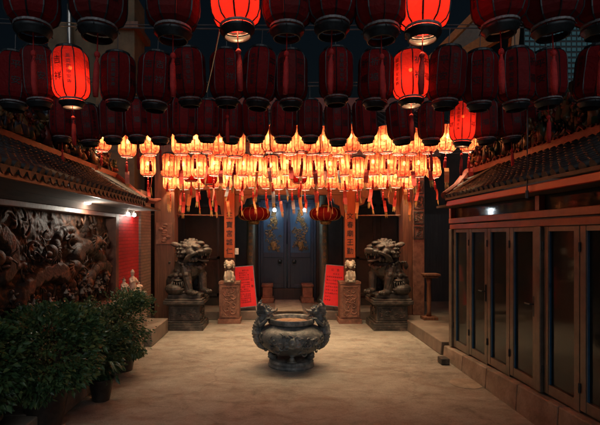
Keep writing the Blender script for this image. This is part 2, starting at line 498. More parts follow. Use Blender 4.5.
# ------------------------------------------------------------------ mesh helpers
class MB:
    def __init__(self):
        self.bm = bmesh.new()

    def _xf(self, vs, mat):
        if mat is not None:
            bmesh.ops.transform(self.bm, matrix=mat, verts=vs)

    def box(self, x0, x1, y0, y1, z0, z1, mat=None):
        v = [self.bm.verts.new(p) for p in
             [(x0, y0, z0), (x1, y0, z0), (x1, y1, z0), (x0, y1, z0), (x0, y0, z1), (x1, y0, z1), (x1, y1, z1), (x0, y1, z1)]]
        for f in [(3, 2, 1, 0), (4, 5, 6, 7), (0, 1, 5, 4), (1, 2, 6, 5), (2, 3, 7, 6), (3, 0, 4, 7)]:
            self.bm.faces.new([v[i] for i in f])
        self._xf(v, mat)
        return v

    def hexa(self, pts):
        v = [self.bm.verts.new(p) for p in pts]
        for f in [(3, 2, 1, 0), (4, 5, 6, 7), (0, 1, 5, 4), (1, 2, 6, 5), (2, 3, 7, 6), (3, 0, 4, 7)]:
            self.bm.faces.new([v[i] for i in f])
        return v

    def lathe(self, prof, n=24, c=(0, 0, 0), mat=None, cap0=True, cap1=True, phase=0.0):
        """prof: list of (r, z)."""
        rings, allv = [], []
        for r, z in prof:
            ring = [self.bm.verts.new((c[0] + r * math.cos(phase + 2 * PI * i / n), c[1] + r * math.sin(phase + 2 * PI * i / n), c[2] + z)) for i in range(n)]
            rings.append(ring)
            allv += ring
        for a, b in zip(rings, rings[1:]):
            for i in range(n):
                j = (i + 1) % n
                self.bm.faces.new((a[i], a[j], b[j], b[i]))
        if cap0:
            self.bm.faces.new(list(reversed(rings[0])))
        if cap1:
            self.bm.faces.new(rings[-1])
        self._xf(allv, mat)
        return allv

    def tube(self, pts, rad, n=8, caps=True):
        pts = [Vector(p) for p in pts]
        if not isinstance(rad, (list, tuple)):
            rad = [rad] * len(pts)
        rings = []
        up = Vector((0, 0, 1))
        for i, p in enumerate(pts):
            t = (pts[min(i + 1, len(pts) - 1)] - pts[max(i - 1, 0)]).normalized()
            a = t.cross(up)
            if a.length < 1e-3:
                a = t.cross(Vector((1, 0, 0)))
            a.normalize()
            b = a.cross(t).normalized()
            rings.append([self.bm.verts.new(p + (a * math.cos(2 * PI * k / n) + b * math.sin(2 * PI * k / n)) * rad[i]) for k in range(n)])
        for r0, r1 in zip(rings, rings[1:]):
            for k in range(n):
                self.bm.faces.new((r0[k], r0[(k + 1) % n], r1[(k + 1) % n], r1[k]))
        if caps:
            self.bm.faces.new(list(reversed(rings[0])))
            self.bm.faces.new(rings[-1])

    def ell(self, c, r, rot=(0, 0, 0), u=12, v=8):
        if not isinstance(r, (list, tuple)):
            r = (r, r, r)
        mat = Matrix.Translation(Vector(c)) @ Euler(rot).to_matrix().to_4x4() @ Matrix.Diagonal((*r, 1))
        nv, nf = self.bm.verts.new, self.bm.faces.new
        top, bot = nv(mat @ Vector((0, 0, 1))), nv(mat @ Vector((0, 0, -1)))
        rings = []
        for j in range(1, v):
            th = PI * j / v
            st, ct = math.sin(th), math.cos(th)
            rings.append([nv(mat @ Vector((st * math.cos(2 * PI * i / u), st * math.sin(2 * PI * i / u), ct))) for i in range(u)])
        for i in range(u):
            k = (i + 1) % u
            nf((top, rings[0][i], rings[0][k]))
            nf((bot, rings[-1][k], rings[-1][i]))
            for a, b in zip(rings, rings[1:]):
                nf((a[i], b[i], b[k], a[k]))

    def quad(self, a, b, c, d):
        return self.bm.faces.new([self.bm.verts.new(p) for p in (a, b, c, d)])

    def poly(self, pts):
        return self.bm.faces.new([self.bm.verts.new(p) for p in pts])

    def extr(self, pts, vec):
        """Prism: polygon pts extruded along vec."""
        vec = Vector(vec)
        a = [self.bm.verts.new(Vector(p)) for p in pts]
        b = [self.bm.verts.new(Vector(p) + vec) for p in pts]
        self.bm.faces.new(list(reversed(a)))
        self.bm.faces.new(b)
        n = len(pts)
        for i in range(n):
            self.bm.faces.new((a[i], a[(i + 1) % n], b[(i + 1) % n], b[i]))

    def mesh_in(self, me, mat):
        vs = [self.bm.verts.new(mat @ v.co) for v in me.vertices]
        for p in me.polygons:
            try:
                self.bm.faces.new([vs[i] for i in p.vertices])
            except ValueError:
                pass

    def mesh(self, name, mat, smooth=False, offset=None, recalc=True):
        if recalc:
            bmesh.ops.recalc_face_normals(self.bm, faces=self.bm.faces[:])
        me = bpy.data.meshes.new(name)
        if offset is not None:
            bmesh.ops.translate(self.bm, verts=self.bm.verts[:], vec=offset)
        self.bm.to_mesh(me)
        self.bm.free()
        if smooth:
            me.polygons.foreach_set('use_smooth', [True] * len(me.polygons))
        if mat:
            me.materials.append(mat)
        return me

    def build(self, name, mat, parent=None, smooth=False, local=False, bevel=0.0, recalc=True, auto=0.0):
        """Link as ONE mesh object; world coordinates unless local."""
        off = None
        if parent is not None and not local:
            off = -wloc(parent)
        me = self.mesh(name, mat, smooth, off, recalc)
        o = bpy.data.objects.new(name, me)
        COL.objects.link(o)
        if parent is not None:
            o.parent = parent
        if bevel:
            bv = o.modifiers.new('bevel', 'BEVEL')
            bv.width = bevel
            bv.segments = 2
            bv.limit_method = 'ANGLE'
        if auto:
            me.polygons.foreach_set('use_smooth', [True] * len(me.polygons))
            me.set_sharp_from_angle(angle=math.radians(auto))
        return o


def wloc(o):
    v = Vector((0, 0, 0))
    while o is not None:
        v = v + o.location
        o = o.parent
    return v


def thing(name, label, cat, loc=(0, 0, 0), rz=0.0, group=None):
    o = bpy.data.objects.new(name, None)
    o.empty_display_size = 0.1
    o.location = loc
    o.rotation_euler = (0, 0, rz)
    COL.objects.link(o)
    o['label'] = label
    o['category'] = cat
    if group:
        o['group'] = group
    return o


def tag(o, label, cat, group=None):
    o['label'] = label
    o['category'] = cat
    if group:
        o['group'] = group
    return o


def structure(o):
    o['kind'] = 'structure'
    return o


_glyph = {}


def glyph(ch):
    """Mesh of one character, centred, about 1 unit tall."""
    if ch not in _glyph:
        cu = bpy.data.curves.new('glyph', 'FONT')
        cu.body = ch
        cu.size = 1.0
        cu.resolution_u = 2
        cu.offset = 0.007
        ob = bpy.data.objects.new('glyph', cu)
        COL.objects.link(ob)
        dg = bpy.context.evaluated_depsgraph_get()
        dg.update()
        me = bpy.data.meshes.new_from_object(ob.evaluated_get(dg))
        xs = [v.co.x for v in me.vertices] or [0]
        ys = [v.co.y for v in me.vertices] or [0]
        cx, cy = (min(xs) + max(xs)) / 2, (min(ys) + max(ys)) / 2
        s = 1.0 / max(max(xs) - min(xs), max(ys) - min(ys), 0.3)
        for v in me.vertices:
            v.co.x = (v.co.x - cx) * s
            v.co.y = (v.co.y - cy) * s
        bpy.data.objects.remove(ob)
        _glyph[ch] = me
    return _glyph[ch]


def put_char(mb, ch, pos, right, up, size):
    right, up = Vector(right).normalized(), Vector(up).normalized()
    nrm = right.cross(up)
    m = Matrix((( right.x * size, up.x * size, nrm.x, pos[0]), (right.y * size, up.y * size, nrm.y, pos[1]),
                (right.z * size, up.z * size, nrm.z, pos[2]), (0, 0, 0, 1)))
    mb.mesh_in(glyph(ch), m)


def solid_remesh(mb, name, mat, parent, voxel, local=False, smooth_it=2):
    """Fuse overlapping shapes into one continuous carved surface."""
    off = None if local or parent is None else -wloc(parent)
    me = mb.mesh(name + '_raw', None, False, off)
    ob = bpy.data.objects.new(name, me)
    COL.objects.link(ob)
    rm = ob.modifiers.new('fuse', 'REMESH')
    rm.mode = 'VOXEL'
    rm.voxel_size = voxel
    if smooth_it:
        sm = ob.modifiers.new('soft', 'SMOOTH')
        sm.iterations = smooth_it
        sm.factor = 0.5
    dg = bpy.context.evaluated_depsgraph_get()
    dg.update()
    me2 = bpy.data.meshes.new_from_object(ob.evaluated_get(dg))
    me2.name = name
    bpy.data.objects.remove(ob)
    bpy.data.meshes.remove(me)
    me2.materials.clear()
    me2.materials.append(mat)
    me2.polygons.foreach_set('use_smooth', [True] * len(me2.polygons))
    o = bpy.data.objects.new(name, me2)
    COL.objects.link(o)
    if parent is not None:
        o.parent = parent
    return o


def lamp(name, loc, power, col, radius=0.03, parent=None, kind='POINT'):
    l = bpy.data.lights.new(name, kind)
    l.energy = power
    l.color = col
    l.shadow_soft_size = radius
    o = bpy.data.objects.new(name, l)
    COL.objects.link(o)
    if parent is not None:
        o.parent = parent
        o.location = Vector(loc)
    else:
        o.location = loc
    return o


POOL = '天地人心福德正神民安國泰合境平安信眾大吉祥和光明普照恭請點燈祈求上香時間每日早晚初一十五日月年'
for _c in POOL + '公告王寶宮城仁文春廟勤風調雨順國泰民安闔家敬獻如意康祈福吉祥':
    glyph(_c)

# ------------------------------------------------------------------ ground
mb = MB()
mb.quad((-60, -20, 0), (60, -20, 0), (60, 90, 0), (-60, 90, 0))
structure(mb.build('ground', M['ground']))

mb = MB()
mb.box(-2.3, 2.48, 9.55, 11.6, 0.0, 0.18)
structure(mb.build('porch_floor', M['porch'], bevel=0.012))
mb = MB()
mb.hexa([(2.48, 6.75, 0), (5.2, 6.75, 0), (5.2, 11.6, 0), (2.48, 11.6, 0), (2.5, 6.75, 0.2), (5.2, 6.75, 0.2), (5.2, 11.6, 0.2), (2.5, 11.6, 0.2)])
structure(mb.build('side_pavement', M['porch'], bevel=0.012))

# drain cover near the right kerb
dr = thing('drain_cover', 'round worn iron drain cover set in the floor beside the right kerb', 'drain cover', P(466, 384, 5.45) * 1.0)
dr.location.z = 0.002
dr.scale = (1, 1, 0.35)
mb = MB()
mb.lathe([(0.0, 0.0), (0.19, 0.0), (0.19, 0.006), (0.165, 0.006), (0.165, 0.003), (0.02, 0.003), (0.02, 0.007), (0.0, 0.007)], 32, cap0=False, cap1=False)
mb.build('cover_plate', M['kerb'], dr, local=True)

# ------------------------------------------------------------------ temple hall
TX = 0.30
temple = thing('temple_hall', 'temple hall with blue double doors and carved pillars at the back of the courtyard', 'temple', (TX, 11.2, 0))
YD = 11.2
mb = MB()   # back wall of the central bay with an opening for the doors
mb.box(-1.15, -0.42, YD, YD + 0.25, 0.18, 3.9)
mb.box(1.02, 1.75, YD, YD + 0.25, 0.18, 3.9)
mb.box(-0.42, 1.02, YD, YD + 0.25, 2.62, 3.9)
mb.build('wall', M['darkwall'], temple)
# side bay walls set forward, with recessed panels
for sx0, sx1 in ((-3.2, -1.15), (1.75, 3.0)):
    mb = MB()
    mb.box(sx0, sx1, 10.35, 10.55, 0.0, 3.9)
    mb.build('wall', M['darkwall'], temple)
    mb = MB()
    w = sx1 - sx0
    for k in range(2):
        a = sx0 + 0.12 + k * (w - 0.12) / 2
        b = a + (w - 0.36) / 2
        for (u0, u1, z0, z1) in ((a, b, 1.25, 1.31), (a, b, 2.45, 2.51), (a, a + 0.06, 0.4, 2.51), (b - 0.06, b, 0.4, 2.51), (a, b, 0.4, 0.46)):
            mb.box(u0, u1, 10.32, 10.348, z0, z1)
    mb.build('wall_panel', M['blackwood'], temple)
for x0, x1 in ((-1.15, -1.05), (1.65, 1.75)):
    mb = MB()
    mb.box(x0, x1, 10.553, YD - 0.003, 0.18, 3.9)
    mb.build('cheek_wall', M['darkwall'], temple)

# door leaves
for s, (x0, x1) in enumerate(((-0.36, 0.292), (0.308, 0.96))):
    mb = MB()
    mb.box(x0, x1, YD + 0.02, YD + 0.08, 0.48, 2.6)
    # stiles and rails
    for (a, b, z0, z1) in ((x0, x0 + 0.075, 0.48, 2.6), (x1 - 0.075, x1, 0.48, 2.6), (x0 + 0.077, x1 - 0.077, 1.24, 1.36), (x0 + 0.077, x1 - 0.077, 2.5, 2.6), (x0 + 0.077, x1 - 0.077, 0.48, 0.58)):
        mb.box(a, b, YD - 0.012, YD + 0.018, z0, z1)
    d = mb.build('door', M['bluedoor'], temple, bevel=0.006)
    mb = MB()
    mb.box(x0 + 0.078, x1 - 0.078, YD + 0.008, YD + 0.019, 1.362, 2.498)
    mb.build('upper_panel', M['bluepanel'], d)
    mb = MB()   # gilded openwork: vase with curling branches
    cx = (x0 + x1) / 2
    rr = random.Random(5 + s)
    for k in range(64):
        a0 = rr.uniform(0, 2 * PI)
        f = rr.random()
        half = 0.20 * (0.55 + 0.45 * math.sin(PI * f * 1.3 + .4))
        c = Vector((cx + rr.uniform(-half, half), YD - 0.003 - rr.uniform(0, .012), 1.43 + 0.98 * f))
        tw = rr.choice((-1, 1))
        pts = []
        for t in range(8):
            ang = a0 + tw * t * 0.6
            rad = 0.012 + 0.006 * t
            pts.append(c + Vector((math.cos(ang) * rad, -0.004 * math.sin(t * .4), math.sin(ang) * rad)))
        mb.tube(pts, [0.004 + 0.005 * math.sin(PI * (t + .5) / 8) for t in range(8)], 5)
        for q in range(3):
            mb.ell(c + Vector((rr.uniform(-.04, .04), -0.004, rr.uniform(-.04, .04))), (0.007, 0.005, 0.020), (0, rr.uniform(0, 3.1), 0), u=6, v=5)
    # urn at the foot of the spray
    mb.lathe([(0.03, 0), (0.05, 0.02), (0.03, 0.05), (0.075, 0.11), (0.085, 0.16), (0.05, 0.2), (0.06, 0.22)], 12, c=(0, 0, 0), mat=Matrix.Translation((cx, YD - 0.004, 1.42)) @ Matrix.Diagonal((1, 0.2, 1, 1)))
    mb.build('carving', M['gold'], d, smooth=True)
    hx = x1 - 0.17 if s == 0 else x0 + 0.17
    mb = MB()
    mb.lathe([(0.0, -0.02), (0.05, -0.02), (0.055, 0.0), (0.035, 0.025), (0.0, 0.035)], 16, mat=Matrix.Translation((hx, YD - 0.003, 1.14)) @ Matrix.Rotation(PI / 2, 4, 'X'), cap0=False, cap1=False)
    ring = [(hx + 0.045 * math.sin(2 * PI * k / 14), YD - 0.045, 1.095 + 0.045 * math.cos(2 * PI * k / 14)) for k in range(15)]
    mb.tube(ring, 0.007, 6)
    mb.build('handle', M['blackmetal'], d, smooth=True)
mb = MB()
mb.box(-0.42, -0.362, YD - 0.03, YD + 0.2, 0.18, 2.62)
mb.box(0.962, 1.02, YD - 0.03, YD + 0.2, 0.18, 2.62)
mb.box(-0.36, 0.96, YD - 0.03, YD + 0.2, 2.603, 2.68)
mb.build('door_frame', M['bluedoor'], temple, bevel=0.006)
mb = MB()
mb.box(-0.36, 0.96, YD - 0.06, YD + 0.1, 0.18, 0.475)
mb.build('threshold', M['blackwood'], temple, bevel=0.01)
# door stones either side of the threshold
for x0, x1 in ((-0.33, -0.03), (0.63, 0.93)):
    mb = MB()
    mb.box(x0, x1, YD - 0.5, YD - 0.063, 0.18, 0.30)
    mb.box(x0 + 0.03, x1 - 0.03, YD - 0.47, YD - 0.066, 0.302, 0.56)
    mb.box(x0 + 0.01, x1 - 0.01, YD - 0.49, YD - 0.064, 0.562, 0.62)
    mb.build('door_stone', M['redstone'], temple, bevel=0.012)
mb = MB()
mb.box(0.0, 0.60, 9.50, YD - 0.065, 0.1825, 0.205)
mb.box(-0.02, 0.62, 9.28, 9.498, 0.0, 0.12)
mb.build('step', M['kerb'], temple, bevel=0.008)
# round columns beside the doors
for cx in (-0.58, 1.18):
    mb = MB()
    mb.lathe([(0.17, 0.18), (0.17, 0.26), (0.13, 0.32), (0.105, 0.36), (0.105, 3.6)], 20, c=(cx, 10.85, 0), cap1=True)
    c = mb.build('column', M['greencol'], temple, auto=40)
    mb = MB()
    for k, ch in enumerate('風調雨順國泰民安'):
        put_char(mb, ch, (cx, 10.738, 2.12 - k * 0.155), (1, 0, 0), (0, 0, 1), 0.095)
    mb.build('lettering', M['gold'], c)

# front pillars with plinth and little stone lion
pillars = {-0.93: None, 1.53: None}
for i, cx in enumerate(pillars):
    cy = 9.3
    mb = MB()
    mb.box(cx - 0.10, cx + 0.10, cy - 0.10, cy + 0.10, 0.86, 3.4)
    pil = mb.build('pillar', M['wood'], temple, bevel=0.015)
    pillars[cx] = pil
    mb = MB()
    mb.box(cx - 0.23, cx + 0.23, cy - 0.19, cy + 0.19, 0.0, 0.09)
    mb.box(cx - 0.205, cx + 0.205, cy - 0.165, cy + 0.165, 0.092, 0.80)
    mb.box(cx - 0.215, cx + 0.215, cy - 0.175, cy + 0.175, 0.802, 0.85)
    # carved front: raised border, knotwork curls
    yf = cy - 0.165
    for (a, b, z0, z1) in ((-0.18, -0.15, 0.13, 0.77), (0.15, 0.18, 0.13, 0.77), (-0.148, 0.148, 0.13, 0.16), (-0.148, 0.148, 0.74, 0.77)):
        mb.box(cx + a, cx + b, yf - 0.016, yf - 0.002, z0, z1)
    rr = random.Random(20 + i)
    for k in range(11):
        c = Vector((cx + (0.055 if k % 2 else -0.055) + rr.uniform(-.02, .02), yf - 0.004, 0.2 + k * 0.051))
        tw = 1 if k % 2 else -1
        mb.tube([c + Vector((math.cos(tw * t * .6 + k) * (0.012 + .007 * t), 0, math.sin(tw * t * .6 + k) * (0.012 + .007 * t))) for t in range(10)], [0.011] * 9 + [0.004], 6)
    mb.build('plinth', M['redstone'], pil, bevel=0.008)
    # small pale lion carving clinging to the pillar front
    mb = MB()
    y0 = cy - 0.15
    mb.ell((cx, y0, 0.98), (0.085, 0.07, 0.12))
    mb.ell((cx, y0 - 0.02, 1.20), (0.075, 0.07, 0.075))
    mb.ell((cx, y0 - 0.085, 1.175), (0.045, 0.035, 0.03))
    mb.ell((cx, y0 - 0.075, 1.135), (0.035, 0.03, 0.015))
    for sx in (-1, 1):
        mb.ell((cx + sx * 0.065, y0, 1.255), (0.028, 0.02, 0.034))
        mb.ell((cx + sx * 0.03, y0 - 0.083, 1.215), 0.014)
        mb.tube([(cx + sx * 0.06, y0 - .04, 1.06), (cx + sx * 0.075, y0 - 0.075, 0.96), (cx + sx * 0.06, y0 - .075, 0.88)], [0.032, 0.028, 0.03], 8)
        mb.ell((cx + sx * 0.075, y0 - 0.01, 0.93), (0.04, 0.06, 0.07))
        for q in range(5):
            a = -0.6 + q * 0.55
            mb.ell((cx + sx * (0.05 + 0.045 * math.cos(a)), y0 + 0.01, 1.19 + 0.085 * math.sin(a)), 0.022, u=8, v=6)
    mb.box(cx - 0.1, cx + 0.1, y0 - 0.07, y0 + 0.08, 0.845, 0.875)
    solid_remesh(mb, 'lion_carving', M['paleston'], pil, 0.009, smooth_it=2)

# outer columns
mb = MB()
mb.box(-2.40, -2.0, 8.95, 9.3, 0.0, 3.6)
mb.build('outer_column', M['wood'], temple, bevel=0.01)
mb = MB()
mb.box(-2.36, -2.04, 8.925, 8.948, 1.62, 2.05)
for k in range(9):
    c = Vector((-2.2 + random.uniform(-.1, .1), 8.92, 1.68 + k * 0.04))
    mb.ell(c, (0.05, 0.014, 0.03), u=8, v=6)
mb.build('plaque', M['redstone'], temple)
mb = MB()
mb.box(2.56, 2.745, 9.0, 9.3, 0.2, 3.6)
mb.build('outer_column', M['wood'], temple, bevel=0.01)
mb = MB()
mb.box(2.75, 2.985, 8.98, 9.3, 0.2, 3.6)
oc = mb.build('carved_column', M['redstone'], temple, bevel=0.01)
mb = MB()
rr = random.Random(3)
for z0 in (1.72, 2.02, 2.32, 2.62):
    for (a, b, u, v) in ((2.765, 2.97, 0, 0.02), (2.765, 2.97, 0.23, 0.25), (2.765, 2.785, 0.022, 0.228), (2.95, 2.97, 0.022, 0.228)):
        mb.box(a, b, 8.962, 8.978, z0 + u, z0 + v)
    for k in range(5):
        c = Vector((2.868 + rr.uniform(-.04, .04), 8.972, z0 + 0.06 + k * 0.032))
        mb.tube([c + Vector((math.cos(t * .7 + k) * (0.008 + .006 * t), 0, math.sin(t * .7 + k) * (0.008 + .006 * t))) for t in range(8)], 0.009, 6)
mb.build('carved_panel', M['stone'], oc)
# tie rods, lintels and brackets
mb = MB()
mb.tube([(-2.75, 9.15, 2.22), (-1.03, 9.25, 2.2)], 0.014, 8)
mb.build('tie_rod', M['wood'], temple)
mb = MB()
mb.tube([(1.63, 9.25, 2.2), (2.56, 9.15, 2.2)], 0.014, 8)
mb.build('tie_rod', M['wood'], temple)
for b in ((-3.0, 3.4, 9.2, 9.42, 3.4, 3.72), (-2.4, -1.03, 9.24, 9.36, 2.72, 2.95), (1.63, 2.6, 9.24, 9.36, 2.72, 2.95), (-0.83, 1.43, 9.24, 9.36, 2.62, 2.9)):
    mb = MB()
    mb.box(*b)
    mb.build('beam', M['woodx'], temple, bevel=0.015)
# brackets with stepped lower edge in the side bays
for x0, sgn in ((-2.0, 1), (-1.03, -1), (1.63, 1), (2.56, -1), (-0.83, 1), (1.43, -1)):
    pts = [(x0, 9.25, 2.72 if abs(x0) > .9 else 2.62), (x0 + sgn * 0.38, 9.25, 2.72 if abs(x0) > .9 else 2.62), (x0 + sgn * 0.36, 9.25, 2.58), (x0 + sgn * 0.24, 9.25, 2.55), (x0 + sgn * 0.2, 9.25, 2.44),
           (x0 + sgn * 0.1, 9.25, 2.40), (x0 + sgn * 0.07, 9.25, 2.22), (x0, 9.25, 2.16)]
    mb = MB()
    mb.extr(pts, (0, 0.09, 0))
    mb.build('bracket', M['wood'], temple)
# hall roof behind the lantern rows
mb = MB()
mb.hexa([(-3.6, 9.0, 3.72), (4.2, 9.0, 3.72), (4.2, 12.4, 5.1), (-3.6, 12.4, 5.1), (-3.6, 9.0, 3.80), (4.2, 9.0, 3.80), (4.2, 12.4, 5.2), (-3.6, 12.4, 5.2)])
for k in range(46):
    x = -3.5 + k * 0.168
    mb.tube([(x, 8.97, 3.83), (x, 10.6, 4.46), (x, 12.35, 5.21)], 0.05, 6)
mb.build('roof', M['tile'], temple)
mb = MB()
mb.box(-3.6, 4.2, 12.3, 12.6, 5.15, 5.55)
mb.build('ridge', M['ridge'], temple)

# couplet boards hanging on the pillars
for cx, txt, lab in ((-0.93, '王寶宮城仁', 'vertical orange couplet board with black characters on the pillar beside the left lion'),
                     (1.53, '文春廟王勤', 'vertical orange couplet board with black characters on the pillar beside the right lion')):
    t = thing('couplet_board', lab, 'couplet board', (cx, 9.185, 1.36), group='couplet boards on the front pillars')
    mb = MB()
    mb.box(cx - 0.105, cx + 0.105, 9.17, 9.198, 1.335, 2.9)
    mb.build('board', M['couplet'], t, bevel=0.004)
    mb = MB()
    for k, ch in enumerate(txt):
        put_char(mb, ch, (cx, 9.166, 2.19 - k * 0.178), (1, 0, 0), (0, 0, 1), 0.132)
    mb.build('lettering', M['ink'], t)
t = thing('switch_box', 'tiny white box fixed to the pillar side by the left couplet', 'switch box', (-0.78, 9.24, 1.45))
mb = MB()
mb.box(-0.826, -0.75, 9.22, 9.28, 1.40, 1.53)
mb.box(-0.805, -0.77, 9.214, 9.219, 1.45, 1.49)
mb.build('casing', M['white'], t, bevel=0.004)

# ------------------------------------------------------------------ stone guardian lions
def make_lion(cx, yf, wid, mir, label, rz):
    root = thing('guardian_lion', label, 'lion statue', (cx, yf + 0.37, 0), group='stone guardian lions before the temple')
    mb = MB()
    h = wid / 2
    for (s, z0, z1) in ((1.0, 0, 0.10), (0.97, 0.102, 0.135), (0.86, 0.137, 0.17), (0.80, 0.172, 0.46), (0.88, 0.462, 0.49), (1.03, 0.492, 0.565), (0.97, 0.567, 0.60), (0.84, 0.602, 0.67)):
        mb.box(-h * s, h * s, -0.37 * s, 0.37 * s, z0, z1)
    ped = mb.build('pedestal', M['stone'], root, local=True, bevel=0.01)
    mb = MB()
    rr = random.Random(int(cx * 10) + 50)
    for face in range(2):
        for k in range(14):
            u = rr.uniform(-0.22, 0.22)
            z = rr.uniform(0.22, 0.42)
            tw = rr.choice((-1, 1))
            pts = []
            for t in range(8):
                a = tw * t * 0.6 + k
                r = 0.01 + 0.006 * t
                if face == 0:
                    pts.append((u + math.cos(a) * r, -0.37 * 0.8 - 0.004, z + math.sin(a) * r))
                else:
                    pts.append((-mir * (h * 0.8 + 0.004) * -1, u + math.cos(a) * r, z + math.sin(a) * r))
            mb.tube(pts, 0.012, 6)
        if face == 0:
            for (a, b, z0, z1) in ((-h * .7, h * .7, 0.185, 0.2), (-h * .7, h * .7, 0.435, 0.45), (-h * .7, -h * .7 + .015, 0.202, 0.433), (h * .7 - .015, h * .7, 0.202, 0.433)):
                mb.box(a, b, -0.37 * 0.8 - 0.014, -0.37 * 0.8 - 0.002, z0, z1)
    mb.build('relief_carving', M['stone'], ped, local=True)
    # body, built facing +x then mirrored / turned
    mb = MB()
    E = mb.ell
    E((-0.13, 0, 0.26), (0.20, 0.20, 0.25))
    E((-0.03, 0, 0.42), (0.20, 0.19, 0.30), (0, 0.25, 0))
    E((0.08, 0, 0.50), (0.16, 0.18, 0.22))
    for sy in (-1, 1):
        mb.tube([(0.10, sy * 0.13, 0.52), (0.17, sy * 0.15, 0.30), (0.19, sy * 0.14, 0.05)], [0.085, 0.07, 0.065], 10)
        E((0.235, sy * 0.14, 0.05), (0.10, 0.075, 0.05))
        for q in (-1, 0, 1):
            E((0.31, sy * 0.14 + q * 0.042, 0.045), (0.04, 0.024, 0.038), u=8, v=6)
        E((-0.10, sy * 0.17, 0.20), (0.18, 0.085, 0.19), (0, 0.3, 0))
        E((0.03, sy * 0.20, 0.05), (0.15, 0.062, 0.05))
        # ears
        E((-0.03, sy * 0.205, 0.93), (0.085, 0.035, 0.05), (0.3 * sy, 0.35, sy * -0.5))
        # brow, eye, cheek
        E((0.295, sy * 0.085, 0.905), (0.07, 0.075, 0.035), (0, 0.3, 0))
        E((0.325, sy * 0.085, 0.865), (0.04, 0.042, 0.036))
        E((0.24, sy * 0.15, 0.79), (0.09, 0.06, 0.07))
        E((0.43, sy * 0.05, 0.825), (0.04, 0.04, 0.028))
        # fangs / beard curls
        for q in range(4):
            E((0.16 + q * 0.05, sy * (0.16 - q * 0.018), 0.645 + q * 0.006), (0.038, 0.032, 0.05), u=8, v=6)
    E((0.14, 0, 0.83), (0.20, 0.19, 0.18))
    E((0.34, 0, 0.80), (0.15, 0.14, 0.055), (0, -0.12, 0))
    E((0.44, 0, 0.84), (0.05, 0.085, 0.045))
    E((0.31, 0, 0.665), (0.14, 0.10, 0.032), (0, 0.30, 0))
    E((0.24, 0, 0.72), (0.07, 0.12, 0.06))
    E((0.28, 0, 0.96), (0.08, 0.07, 0.045))
    for sy in (-1, 1):
        for q in range(4):
            E((0.36 + q * .03, sy * (0.10 - q * .018), 0.748), (0.014, 0.014, 0.024), u=6, v=5)
        E((0.40, sy * 0.075, 0.70), (0.016, 0.016, 0.03), u=6, v=5)
        mb.tube([(0.36, sy * .12, .80), (0.30, sy * .17, .76), (0.22, sy * .19, .70), (0.16, sy * .19, .62)], [0.03, 0.035, 0.04, 0.03], 8)
        # chest and shoulder curls
        for r_ in range(3):
            for q in range(3):
                E((0.18 - r_ * .10, sy * (0.08 + q * 0.05 + r_ * .015), 0.52 - q * 0.075 - r_ * .01), (0.048, 0.042, 0.05), u=8, v=6)
        mb.tube([(-.02, sy * .2, .38), (-.1, sy * .235, .33), (-.2, sy * .22, .32)], [0.03, 0.028, 0.012], 7)
    # collar and bell
    for k in range(18):
        a = 2 * PI * k / 18
        E((0.11 + 0.03 * math.sin(a) + 0.17 * math.cos(a), 0.19 * math.sin(a), 0.57 - 0.05 * math.cos(a)), 0.028, u=8, v=6)
    E((0.29, 0, 0.50), 0.05)
    # curls of the mane
    for row in range(7):
        th = 0.15 + row * 0.30
        n = max(4, int(11 * math.sin(th) + 2))
        for k in range(n):
            ph = PI * 0.42 + (k + 0.5 * (row % 2)) / n * PI * 1.18
            d = Vector((math.cos(ph) * math.sin(th), math.sin(ph) * math.sin(th), math.cos(th)))
            c = Vector((0.10, 0, 0.80)) + Vector((d.x * 0.20, d.y * 0.20, d.z * 0.20))
            E(c, (0.046, 0.046, 0.042), u=10, v=7)
            E(c + d * 0.04, 0.020, u=8, v=6)
    # back mane ridge and tail
    for k in range(6):
        E((-0.13 - 0.03 * k, 0, 0.66 - k * 0.07), (0.06, 0.07, 0.06), u=10, v=7)
    for k in range(5):
        a = -0.6 + k * 0.3
        mb.tube([(-0.30, 0.02 * k - .04, 0.2), (-0.36, 0.05 * math.sin(a), 0.35), (-0.33, 0.16 * math.sin(a), 0.52), (-0.28, 0.2 * math.sin(a), 0.60)], [0.05, 0.05, 0.042, 0.018], 8)
    # rock base
    E((-0.02, 0, 0.0), (0.33, 0.27, 0.045))
    # cub or ball side toward the courtyard
    side = -1
    E((0.0, side * 0.27, 0.10), (0.16, 0.11, 0.11))
    mat = Matrix.Rotation(rz, 4, 'Z')
    if mir < 0:
        mat = Matrix.Scale(-1, 4, (1, 0, 0)) @ mat
    bmesh.ops.transform(mb.bm, matrix=Matrix.Translation((0.0, 0.03, 0.665)) @ mat @ Matrix.Diagonal((1.28, 1.26, 1.02, 1)), verts=mb.bm.verts[:])
    if mir < 0:
        bmesh.ops.reverse_faces(mb.bm, faces=mb.bm.faces[:])
    solid_remesh(mb, 'body', M['stone'], root, 0.009, local=True, smooth_it=1)
    # pierced ball under the paw: cage of upright bars
    mb = MB()
    c = Vector((-0.13 * mir, -0.24, 0.665 + 0.17))
    for k in range(16):
        a = 2 * PI * k / 16
        mb.tube([c + Vector((math.cos(a) * 0.135 * math.cos(t), math.sin(a) * 0.10 * math.cos(t), 0.11 * math.sin(t))) for t in (-1.0, -.5, 0, .5, 1.0)], 0.014, 6)
    mb.lathe([(0.06, 0.095), (0.09, 0.09), (0.095, 0.11), (0.05, 0.125)], 20, c=c)
    mb.lathe([(0.14, -0.10), (0.145, -0.055), (0.12, -0.04), (0.10, -0.10)], 20, c=c)
    mb.build('pierced_ball', M['stone'], root, local=True, smooth=True)
    return root


make_lion(-1.72, 8.44, 0.74, 1, 'seated stone guardian lion on a pedestal beside the red brick wall, head turned right', math.radians(-38))
make_lion(2.22, 8.44, 0.74, -1, 'seated stone guardian lion on a pedestal beside the dark right passage, head turned left', math.radians(-38))

